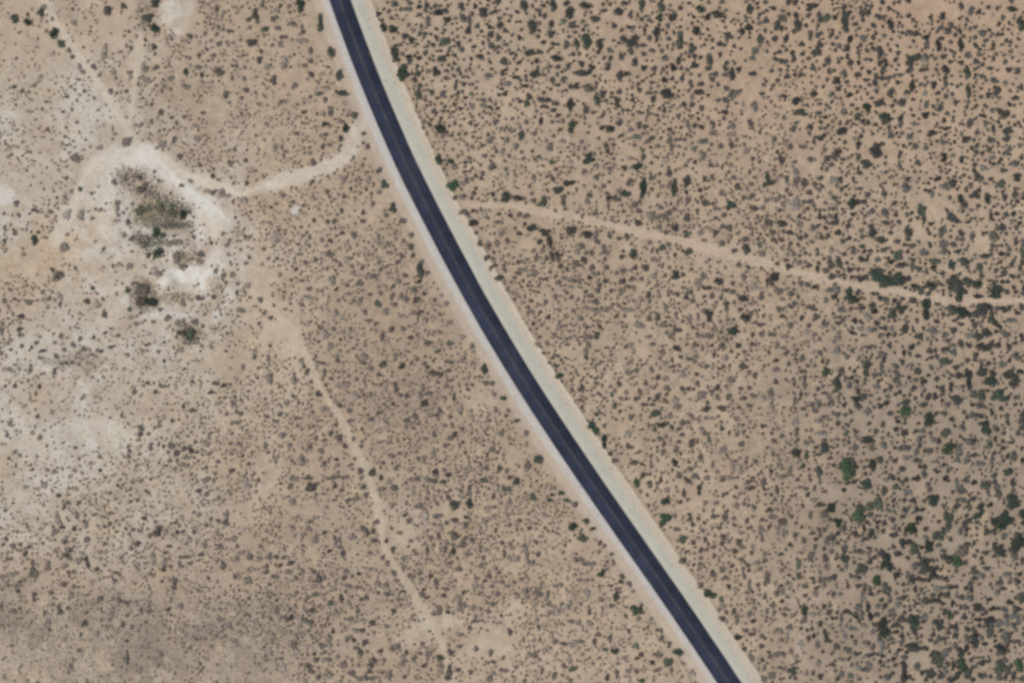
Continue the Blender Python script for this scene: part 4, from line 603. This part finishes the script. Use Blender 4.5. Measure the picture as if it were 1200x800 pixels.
(900, 600): """425 20 50x60 V,325 48 36x36 G,480 10 34x34,585 35 30,625 20 26,705 28 40x36,530 45 50x24,360 75 26x40,405 100 50x36,480 95 40x44,535 90 30,580 110 36x30,675 78 50x46 V,645 80 30x36,740 78 40x24,800 112 60x50 g,755 155 40x50 G,840 40 44x80 g,915 55 40x44,950 40 28x34,990 8 40x40 G,1080 58 60x60 G,1110 28 44x60 G,1020 96 40x36 g,1170 145 60x70 G,1190 10 44x40 G,680 170 44x50 g,640 140 50x44,605 188 40x36,555 235 52x66 G,530 190 40x44,360 215 40x44 g,350 170 36x44,300 180 30,270 215 36x40,225 128 30x28,195 205 40x50 b,220 160 24x30,420 185 50x28 b,460 188 50x24 b,470 165 34x20,435 265 50x48 g,345 268 26,305 295 40x36,130 242 30x50 g,145 298 34x40 g,170 345 34x24,510 322 40x44 V,550 355 40x50 g,885 228 50x56 V,905 180 60x60 b,920 235 30x30,835 215 50x50,735 250 50x60,770 285 50x50,680 260 40x50 b,690 315 50x24,740 318 44x20,830 320 40x36,1075 180 60x40,1020 190 40x30,1150 195 40x60 b,970 285 40x30,1020 270 34x30 b,945 330 40x30 b,630 400 40x30,685 360 24x34,750 415 50x44 g,700 425 34x20,470 440 30x50,420 445 36x44 b,545 440 34x34,365 465 36x30,410 480 36 g,170 460 32x38 G,480 490 34x40,620 485 44x40,530 520 50x50,550 565 50x40 G,580 590 28x24,675 515 50x60 G,685 565 36x36,795 525 50x50,605 525 36x34,680 630 70x40,735 640 34x28,790 690 60x70 g,850 480 40x40 g,905 715 44x60 V,900 655 50x40,1035 560 36x50 g,965 600 40x60,1085 635 60x40,1030 505 60x36,1060 525 60x34 b,1110 585 40x60 b,1085 720 44x60 g,1170 715 36x50 V,1150 765 40x44,1000 765 44x36,935 755 40x50,865 780 50x40,700 720 34x50,760 750 44x50,635 690 26x50,635 755 40x80,590 690 28x34,475 720 30x50 b,395 545 40x30,240 515 40x30,265 560 28,150 625 40x50 b,260 655 24x24,385 765 28x36 g,110 745 40x40 g,15 755 44x36,300 715 34x24,65 725 44x18,1185 400 36x50 g,1160 450 40x44,1195 570 24 V,995 710 40x24,1020 700 40x18,960 725 30x30,975 445 60x34,90 455 40x20 b,190 590 24x34,340 690 40x24 b,380 690 28x24,130 50 20,158 68 20,205 100 34x24,205 15 24x40 b,260 10 50x34 b,290 40 30x24,265 85 24x34,240 95 20x40,325 95 30x24,300 130 40x34,310 150 50x24 b,275 130 24x50 b,60 40 40x44 b,45 90 24x50 b,75 100 30x50 b,130 105 24x40,110 155 30x30,170 130 24x40,65 242 18,60 190 34x24,20 20 40x34 b,5 195 14,100 295 20,35 330 20x34 b,60 345 24,45 380 40x50 b,15 430 30x40 b,70 370 30x34 b,110 340 24x30 b,210 330 24x34,205 305 30x20,240 320 28,230 355 40x24,215 380 34x34 b,265 330 24x50 b,285 315 24x30,375 340 24x34,400 300 44x24 b,430 305 20,455 280 28x34 b,440 345 50x20 b,465 360 40x20,340 385 28x24 b,305 385 24x40 b,440 390 24x50 b,480 380 34x24,520 370 24,530 410 28x24,520 440 34x34 b,510 480 40x24,570 470 20x40 b,570 410 24x40 b,610 430 40x34 b,630 335 26,670 300 28,650 295 24x40 b,720 215 40x20 b,770 230 28x24,760 260 24,790 260 24,700 245 30,820 185 30x24,860 210 30,930 160 40x34 b,850 125 24,900 90 24x40 b,740 120 34x24 b,720 160 30x24,630 165 28x24,655 215 24,500 210 34x24,480 235 40x34,400 235 24,270 250 40x34 b,260 170 24,320 215 24,440 130 24x30,470 125 40x24,500 115 24,510 70 24,450 75 24x30,800 45 24,880 45 20,820 80 24,970 15 34x30,930 15 24,1050 40 28x34,1060 90 30x40,1155 60 18,1140 40 34,1110 110 34x34 b,1060 150 28x34,1090 160 24,1100 200 34x24,1130 170 24,1190 230 24x40 b,1000 215 24,1010 240 24,960 265 30x24,1000 300 40x34 b,965 310 34x34,1040 340 24,1080 330 44x34 b,1120 290 40x34 b,1130 330 30x24 b,1170 320 40x44 b,1180 290 34x30,1100 360 34x24,1070 375 28x34 b,1035 405 28x24,960 360 28x40,930 355 34x20,905 400 34x34,950 405 50x34 b,870 350 60x24,885 385 28x34 b,840 345 34x24 b,800 310 34x24,810 350 40x24 b,790 360 34x40 b,820 385 50x24,770 385 28x34,790 425 40x34 b,820 430 30x24,860 430 24x40,900 445 24,930 440 40x30 b,830 470 34x50 b,880 470 28x24,910 490 30x44,1000 450 40x28,1050 455 34x28,1080 450 30x20,1110 455 34x34 b,1130 490 60x28 b,1020 470 24,980 500 44x28,1100 520 60x34 b,1150 530 34x44 b,1170 500 24x50 b,1010 535 60x20,960 555 34x34 b,930 550 30x28,880 560 24x50 b,880 530 24x40,840 560 34x34 b,850 535 28,820 590 34x24,770 575 34x24,800 590 34,760 600 24,730 510 28x24,740 490 34x40 b,715 540 16,700 490 24,640 470 24,590 470 24x44 b,600 560 30x28,625 590 28x50 b,580 530 24,520 550 30,490 555 24x34 b,450 540 40x28 b,430 510 30 b,440 480 24x40 b,390 470 24,340 500 24x40 b,310 490 40x20,320 465 24,290 440 24 b,260 445 24x40 b,240 470 24x34 b,205 480 34x34 b,170 500 28x40 b,110 490 40x30 b,75 480 30x24 b,100 540 34x40 b,155 545 24,160 510 24,60 560 28x34 b,40 540 40x28 b,90 580 20x40 b,60 600 30x24 b,210 545 24,215 580 28x24,280 600 40x34,270 580 24,230 620 28x44 b,300 660 24,320 630 30x40 b,360 580 24x40 b,400 610 30 b,370 640 40x34 b,420 660 40x20,470 660 40x24,510 665 60x20,570 650 20,610 640 30x24,600 670 30x24 b,560 600 20 b,535 625 30x44 b,490 630 30x34 b,460 610 40x20 b,450 740 50x30 b,535 720 24,520 700 24,590 715 24,580 755 30x24,560 770 34x40 b,660 770 24,680 780 20,720 750 30,740 780 30,810 770 40x34,830 740 28x40 b,840 710 30x28,870 720 24x40,820 660 34x50 b,770 660 40x34,850 640 24x34 b,880 620 24x40 b,930 635 28x34,930 600 24x50 b,970 570 34x30,1000 590 28x34 b,1020 620 40x24,1060 590 20x40,1100 660 24,1080 660 34x24 b,1130 650 18,1120 620 24,1150 605 60x20,1090 550 34x24 b,1130 575 28x34,1110 690 34x34 b,1060 740 34x34 b,1120 740 34x44,1140 720 24,1080 770 40x34 b,1110 770 28x34 b,1185 780 34x40 b,1040 770 28x24,960 780 28x30,985 680 60x14 b,950 690 28x28,890 760 40x30 b,230 700 30x44 b,210 750 20x34,240 770 40x34 b,180 750 20x34 b,130 780 24,100 770 24,65 780 30x16,40 670 40x34 b,60 660 50x20 b,5 665 20x40,110 650 24x34 b,130 690 24x44 b,310 740 28 b,345 755 28x40 b,330 780 24,430 785 34x24 b,420 730 34x34 b,530 770 20""",
}

SEEN = []                                   # px, py, w, h (pixels), colour class
for (ox, oy), text in BRUSH.items():
    for item in text.split(','):
        f = item.split()
        w, _, h = f[2].partition('x')
        w = float(w) / 4
        h = float(h) / 4 if h else w
        SEEN.append((ox + float(f[0]) / 4, oy + float(f[1]) / 4, w, h, f[3] if len(f) > 3 else 'd'))

# the 300 that show largest stand one by one; green ones read larger than grey ones, brown ones smaller
WEIGHT = {'V': 1.6, 'G': 1.5, 'g': 1.15, 'o': 1.0, 'd': 1.0, 'b': 0.6}
order = sorted(range(len(SEEN)), key=lambda i: -SEEN[i][2] * SEEN[i][3] * WEIGHT[SEEN[i][4]])
SINGLE = [SEEN[i] for i in order if 2 < SEEN[i][0] < 1198 and 2 < SEEN[i][1] < 798][:300]
single_set = set(SINGLE)
REST = [s for s in SEEN if s not in single_set]


# ------------------------------------------------------------------ one shrub: lobes of small leaf sprays over forking stems
def shrub_proto(seed, lobes, leaves, leaf, spread=1.0):
    """crown quads and stem quads of a shrub of radius 1 and height about 1"""
    r = np.random.default_rng(seed)
    L = []
    for k in range(lobes):
        a = 2 * math.pi * (k + r.random() * .8) / lobes
        d = 0 if k == 0 else (0.38 + 0.26 * r.random()) * spread
        L.append((d * math.cos(a), d * math.sin(a), 0.38 + 0.26 * r.random() - .12 * d, 0.36 + 0.20 * r.random()))
    co, qs = [], []
    for k in range(leaves):
        lx, ly, lz, lr = L[r.integers(len(L))]
        u = r.normal(size=3)
        u /= np.linalg.norm(u)
        u[2] = abs(u[2]) * 1.0 - 0.25
        rad = lr * (0.55 + 0.5 * r.random() ** .6)
        p = np.array([lx, ly, lz]) + u * rad * np.array([1, 1, .85])
        p[2] = max(p[2], 0.06)
        n = u + r.normal(size=3) * .6 + np.array([0, 0, .3])
        n /= np.linalg.norm(n)
        t = np.cross(n, r.normal(size=3))
        t /= np.linalg.norm(t)
        b = np.cross(n, t)
        s = leaf * (0.6 + 0.8 * r.random())
        e = s * (0.45 + 0.4 * r.random())
        i = len(co)
        co += [p - t * s, p - b * e + n * s * .15, p + t * s * (.8 + .4 * r.random()), p + b * e + n * s * .15]
        qs.append((i, i + 1, i + 2, i + 3))
    sc, sq = [], []
    for lx, ly, lz, lr in L:
        a = np.array([r.normal() * .04, r.normal() * .04, -0.12])
        m = np.array([lx * .45, ly * .45, lz * .55])
        c = np.array([lx, ly, lz + lr * .45])
        rings = []
        for p, w in ((a, .045), (m, .032), (c, .012)):
            ring = []
            for q in range(4):
                ang = q * math.pi / 2
                ring.append(len(sc))
                sc.append(p + np.array([math.cos(ang) * w, math.sin(ang) * w, 0]))
            rings.append(ring)
        for A, B in zip(rings[:-1], rings[1:]):
            for q in range(4):
                sq.append((A[q], A[(q + 1) % 4], B[(q + 1) % 4], B[q]))
    co = np.array(co)
    ext = np.percentile(np.hypot(co[:, 0], co[:, 1]), 93)
    co[:, :2] /= ext
    sc = np.array(sc)
    sc[:, :2] /= ext
    return co, np.array(qs), sc, np.array(sq)


BIG = [shrub_proto(100 + k, 4 + k % 4, 300, 0.145) for k in range(8)]
CROWN = {}
STEMS = []
for k, (co, qs, sc, sq) in enumerate(BIG):
    STEMS.append(quad_mesh('stems', sc, sq, None, '', M_STEM))
    for c in LEAF:
        CROWN[c, k] = quad_mesh('crown', co, qs, None, '', LEAF[c])

# words for the labels
UNITS = 'zero one two three four five six seven eight nine ten eleven twelve thirteen fourteen fifteen sixteen seventeen eighteen nineteen'.split()
TENS = '_ _ twenty thirty forty fifty sixty seventy eighty ninety'.split()


def words(n):
    if n < 20:
        return UNITS[n]
    return TENS[n // 10] + ('-' + UNITS[n % 10] if n % 10 else '')


COLOUR = {'V': 'bright green', 'G': 'dark green', 'g': 'grey-green', 'o': 'olive', 'd': 'dark grey', 'e': 'dark brown', 'b': 'pale brown'}


def place_words(px, py):
    P = np.array([px]), np.array([py])
    d, s, _ = polydist(*P, ROAD_LINE)
    x, y = words(min(99, int(round(px / 12)))), words(min(99, int(round(py / 8))))
    if d[0] < (EAST_OUT if s[0] > 0 else WEST_OUT) + 14:
        return f"on the {'east' if s[0] > 0 else 'west'} road verge, {y} percent down the photo"
    dt = polydist(*P, TRACK_LINES['east'])
    if dt[0][0] < 22 and px > 540:
        line = TRACK_LINES['east']
        ty = np.interp(px, line[:, 0], line[:, 1])
        return f"just {'above' if py < ty else 'below'} the east dirt track, {x} percent across, {y} down"
    if 125 < px < 285 and 185 < py < 400:
        return f"in the pit, {x} percent across the photo, {y} down"
    if s[0] < 0:
        zone = 'west of the road'
    elif py < np.interp(px, TRACK_LINES['east'][:, 0], TRACK_LINES['east'][:, 1]):
        zone = 'above the dirt track'
    else:
        zone = 'below the dirt track'
    return f"{zone}, {x} percent across the photo, {y} down"


used = {}
for i, (px, py, w, h, c) in enumerate(SINGLE):
    west_side = px < np.interp(py, [p[1] for p in ROAD], [p[0] for p in ROAD])
    if c == 'd' and west_side:
        c = 'e'
    k = int(rng.integers(8))
    z = float(height(np.array([px]), np.array([py]))[0])
    x, y = W(px, py)
    fit = .52 if c in 'VG' else (.48 if c in 'gd' else .44)
    if px > 900 and py > 320:
        fit *= 1.14
    sx, sy = w * MPP * fit, h * MPP * fit
    hz = min(3.6, 0.95 * math.sqrt(sx * sy) + .35)
    root = bpy.data.objects.new('desert_shrub', None)
    COL.objects.link(root)
    root.empty_display_size = 0.3
    root.location = (float(x), float(y), z)
    root.scale = (sx, sy, hz)
    shape = 'round' if .8 < w / h < 1.25 else ('wide' if w > h else 'narrow')
    size = 'large ' if w * h > 170 else ('small ' if w * h < 95 else '')
    lab = f"{size}{shape} {COLOUR[c]} shrub {place_words(px, py)}"
    used.setdefault(lab, []).append((px, py, root))
    root['label'] = lab
    root['category'] = 'shrub'
    root['group'] = 'larger shrubs scattered over the desert'
    turn = float(rng.random()) * 6.283 if .75 < w / h < 1.33 else (0.0 if rng.random() < .5 else math.pi)
    for nm, me in (('crown', CROWN[c, k]), ('stems', STEMS[k])):
        o = bpy.data.objects.new(nm, me)
        COL.objects.link(o)
        o.parent = root
        o.rotation_euler = (0, 0, turn)

for lab, same in used.items():              # close neighbours alike in all but their place
    if len(same) > 1:
        xs, ys = [q[0] for q in same], [q[1] for q in same]
        ax_ = 0 if max(xs) - min(xs) > max(ys) - min(ys) else 1
        names = (('left', 'middle', 'right'), ('upper', 'middle', 'lower'))[ax_]
        same.sort(key=lambda q: q[ax_])
        pick = names if len(same) == 3 else (names[0], names[2])
        for q, nm in zip(same, pick):
            q[2]['label'] = nm + ' ' + lab

# ------------------------------------------------------------------ all the smaller brush: thousands of low bushes, one mass
TINT = {'V': (0.056, 0.084, 0.046), 'G': (0.055, 0.072, 0.052), 'o': (0.15, 0.138, 0.09), 'g': (0.092, 0.100, 0.070), 'd': (0.126, 0.104, 0.086), 'b': (0.215, 0.176, 0.140)}


def east_grey(px, py):
    """the brush of the north-east and south-east is another, darker and greyer kind than that of the west"""
    e = sstep(-60, 60, px - np.interp(py, [p[1] for p in ROAD], [p[0] for p in ROAD]))
    return e * (.08 + .92 * np.maximum(sstep(210, 60, py), sstep(880, 1050, px)))


small = []
for px, py, w, h, c in REST:
    t = np.array(TINT[c])
    if c in 'db':
        wst = px < np.interp(py, [p[1] for p in ROAD], [p[0] for p in ROAD])
        t = t * (1.22 if wst else 1.0) * (1 - east_grey(px, py) * np.array((.46, .38, .34)))
    n = int(np.clip(round(max(w, h) / min(w, h) * .85), 1, 3))
    for q in range(n):
        f = (q + .5) / n - .5
        ox, oy = (w * f, rng.normal(0, h * .12)) if w > h else (rng.normal(0, w * .12), h * f)
        k = 1.0 if n == 1 else 1.18 * float(rng.uniform(.85, 1.15))
        big = 1 + .04 * east_grey(px, py)
        small.append((px + ox, py + oy, (w / n if w > h else w) * k * big * .97, (h if w > h else h / n) * k * big * .97, tuple(t * rng.uniform(.85, 1.15))))

# fill between the ones placed above, after the density of each part of the place
CELL = 8.0
FILL = 5.6
occ = {}


def put(px, py, r):
    occ.setdefault((int(px // CELL), int(py // CELL)), []).append((px, py, r))


def free(px, py, r, gap):
    cx, cy = int(px // CELL), int(py // CELL)
    for a in range(cx - 2, cx + 3):
        for b in range(cy - 2, cy + 3):
            for qx, qy, qr in occ.get((a, b), ()):
                if (px - qx) ** 2 + (py - qy) ** 2 < (gap * (r + qr)) ** 2:
                    return False
    return True


for s in SEEN:
    put(s[0], s[1], (s[2] + s[3]) / 4)
NC = 170000
cx = rng.uniform(-95, 1295, NC)
cy = rng.uniform(-95, 895, NC)
clump = fbm(cx, cy, 26, 301, 3)
clump2 = fbm(cx, cy, 90, 311, 2)
dens = grid_at(DENS, cx, cy) * np.clip(0.2 + 2.4 * (clump - .28), .06, 1.9) * np.clip(.35 + 1.4 * clump2, .4, 1.6)
wobble = (fbm(cx, cy, 14, 321, 2) - .5) * .8
for b in BARE:
    dens = dens * (1 - .93 * blob(cx, cy, *b, wobble, .3))
for k, t in TRACKS.items():
    d, s, al = polydist(cx, cy, TRACK_LINES[k])
    dens = np.where(d < t['hw'] * .85, 0, dens)
d, s, al = polydist(cx, cy, ROAD_LINE)
dens = np.where(d < np.where(s > 0, EAST_OUT + 1, WEST_OUT + 1), 0, dens)
dens = np.where((s < 0) & (d < WEST_OUT + 10), dens * .4, dens)
size = grid_at(SIZE, cx, cy)
# how far the grey brush of the east goes over into the paler brown brush of the west
west = sstep(60, -120, cx - np.interp(cy, [p[1] for p in ROAD], [p[0] for p in ROAD]))
grey = east_grey(cx, cy)
faint = np.clip(west * .75 + sstep(640, 760, cy) * sstep(330, 240, cx) * .6, 0, 1)
filled = 0
target = dens / 10000.0 * (1 + .35 * west)
keep = rng.random(NC) < np.clip(target / (NC / (1390.0 * 990.0)) * FILL, 0, 1)
for i in np.nonzero(keep)[0]:
    bulk = (.78 + .5 * float(clump2[i])) * (1 - .10 * float(west[i]))
    w = size[i] * bulk * float(np.clip(rng.lognormal(-.27, .32), .42, 1.9))
    h = w * float(rng.uniform(.8, 1.25))
    if not free(cx[i], cy[i], (w + h) / 4, .90):
        continue
    put(cx[i], cy[i], (w + h) / 4)
    q = rng.random()
    if q < .06 * (1 - faint[i]) + .01:
        t = np.array(TINT['g'])
    else:
        a = np.array(TINT['d'])
        b = np.array(TINT['b'])
        f = np.clip(faint[i] * .7 + rng.normal(0, .35) + .55 - .5 * grey[i] * rng.random(), -.1, 1.25)
        t = (a * (1 - f) + b * f) * (1 - grey[i] * np.array((.46, .38, .34)))
    small.append((cx[i], cy[i], w, h, tuple(t)))
    filled += 1

MINI = [shrub_proto(500 + k, 3 + k % 3, 40, 0.265, .62) for k in range(12)]
allco, allq, allc = [], [], []
base = 0
S = np.array([(a, b, w, h) for a, b, w, h, t in small])
SZ = height(S[:, 0], S[:, 1])
SXw, SYw = W(S[:, 0], S[:, 1])
for i, (px, py, w, h, t) in enumerate(small):
    co, qs, sc, sq = MINI[int(rng.integers(12))]
    a = rng.random() * 6.283
    ca, sa = math.cos(a), math.sin(a)
    sx, sy = w * MPP * .5, h * MPP * .5
    hz = min(2.4, .8 * math.sqrt(sx * sy) + .2)
    p = np.empty_like(co)
    p[:, 0] = (co[:, 0] * ca - co[:, 1] * sa) * sx + SXw[i]
    p[:, 1] = (co[:, 0] * sa + co[:, 1] * ca) * sy + SYw[i]
    p[:, 2] = co[:, 2] * hz + SZ[i]
    allco.append(p)
    allq.append(qs + base)
    base += len(p)
    v = np.array(t) * float(np.clip(rng.normal(1.03, .26), .55, 1.8))
    allc.append(np.broadcast_to(v, (len(p), 3)))
me = quad_mesh('scrub', np.concatenate(allco), np.concatenate(allq), np.concatenate(allc), 'tint', M_SCRUB)
link('scrub', me, kind='stuff', category='scrub', label='thousands of small grey-brown bushes dotted thickly over the desert floor')

# ------------------------------------------------------------------ dry grass and weeds: low tufts between the brush, thick in the pit
NG = 90000
gx = rng.uniform(-90, 1290, NG)
gy = rng.uniform(-90, 890, NG)
g = sstep(.42, .72, fbm(gx, gy, 34, 401, 3)) * grid_at(DENS, gx, gy) / 100.0
for b in BARE:
    g = g * (1 - blob(gx, gy, *b, np.zeros(NG), .3))
for k, t in TRACKS.items():
    dd, s, al = polydist(gx, gy, TRACK_LINES[k])
    g = np.where(dd < t['hw'] * 1.2, 0, g)
dd, s, al = polydist(gx, gy, ROAD_LINE)
g = np.where(dd < np.where(s > 0, EAST_OUT, WEST_OUT + 4), 0, g)
m = rng.random(NG) < (g + .12) * .42
GP = np.stack([gx[m], gy[m]], 1)
GT = np.zeros((len(GP), 3)) + np.array((.215, .172, .130))
# the green floor of the pit and its dry brush, the grey thicket in the lower left
for cxp, cyp, rx, ry, n, t in [(150, 206, 17, 11, 200, (.190, .150, .120)), (170, 224, 15, 9, 220, (.150, .125, .100)), (188, 236, 18, 9, 330, (.150, .150, .098)), (207, 247, 16, 10, 330, (.150, .150, .100)), (172, 252, 16, 14, 330, (.225, .205, .135)), (190, 258, 23, 9, 360, (.170, .160, .118)), (205, 264, 20, 4, 240, (.118, .110, .092)),
                               (165, 280, 12, 7, 160, (.125, .112, .092)), (180, 284, 14, 8, 240, (.120, .118, .085)), (168, 346, 15, 18, 500, (0.152, 0.131, 0.099)), (203, 349, 24, 7, 240, (0.246, 0.199, 0.132)),
                               (255, 333, 10, 18, 150, (0.261, 0.199, 0.132)), (222, 302, 18, 9, 220, (0.217, 0.170, 0.112)), (160, 212, 24, 14, 300, (0.189, 0.142, 0.112)), (222, 391, 14, 10, 260, (0.145, 0.128, 0.092)), (172, 22, 14, 18, 220, (0.174, 0.156, 0.112)),
                               (60, 745, 60, 46, 500, (.20, .175, .145)), (150, 755, 130, 50, 1500, (.205, .175, .14)), (320, 740, 60, 60, 800, (.20, .17, .135)), (480, 465, 44, 34, 420, (.20, .165, .13)), (92, 424, 34, 12, 200, (.21, .18, .145))]:
    a = rng.random(n) * 6.283
    q = np.sqrt(rng.random(n)) * (1 + .25 * rng.normal(size=n))
    GP = np.concatenate([GP, np.stack([cxp + rx * q * np.cos(a), cyp + ry * q * np.sin(a)], 1)])
    GT = np.concatenate([GT, np.zeros((n, 3)) + np.array(t)])
gz = height(GP[:, 0], GP[:, 1])
gxw, gyw = W(GP[:, 0], GP[:, 1])
NB = 7
n = len(GP)
ang = rng.random((n, NB)) * 6.283
rad = rng.uniform(.25, .75, (n, NB))
hh = rng.uniform(.15, .5, (n, NB))
wd = rng.uniform(.07, .16, (n, NB))
bx = gxw[:, None] + rng.normal(0, .22, (n, NB))
by = gyw[:, None] + rng.normal(0, .22, (n, NB))
tx, ty = bx + np.cos(ang) * rad, by + np.sin(ang) * rad
ox, oy = -np.sin(ang) * wd, np.cos(ang) * wd
zz = np.broadcast_to(gz[:, None], (n, NB))
tri = np.stack([np.stack([bx + ox, by + oy, zz - .02], -1), np.stack([bx - ox, by - oy, zz - .02], -1), np.stack([tx, ty, zz + hh], -1)], 2).reshape(-1, 3)
tc = np.repeat(GT * rng.uniform(.75, 1.3, (n, 1)), NB * 3, axis=0)
me = quad_mesh('dry_grass', tri, np.arange(len(tri)).reshape(-1, 3), tc, 'tint', M_SCRUB, k=3)
link('dry_grass', me, kind='stuff', category='grass', label='sparse dry grass and weeds between the bushes and in the pit')
print('catalogue', len(SEEN), 'filled', filled, 'grass tufts', n, 'repeated labels', [len(v) for v in used.values() if len(v) > 1], 'small', len(small), 'labels', len({o['label'] for o in COL.objects if o.name.startswith('desert_shrub')}))
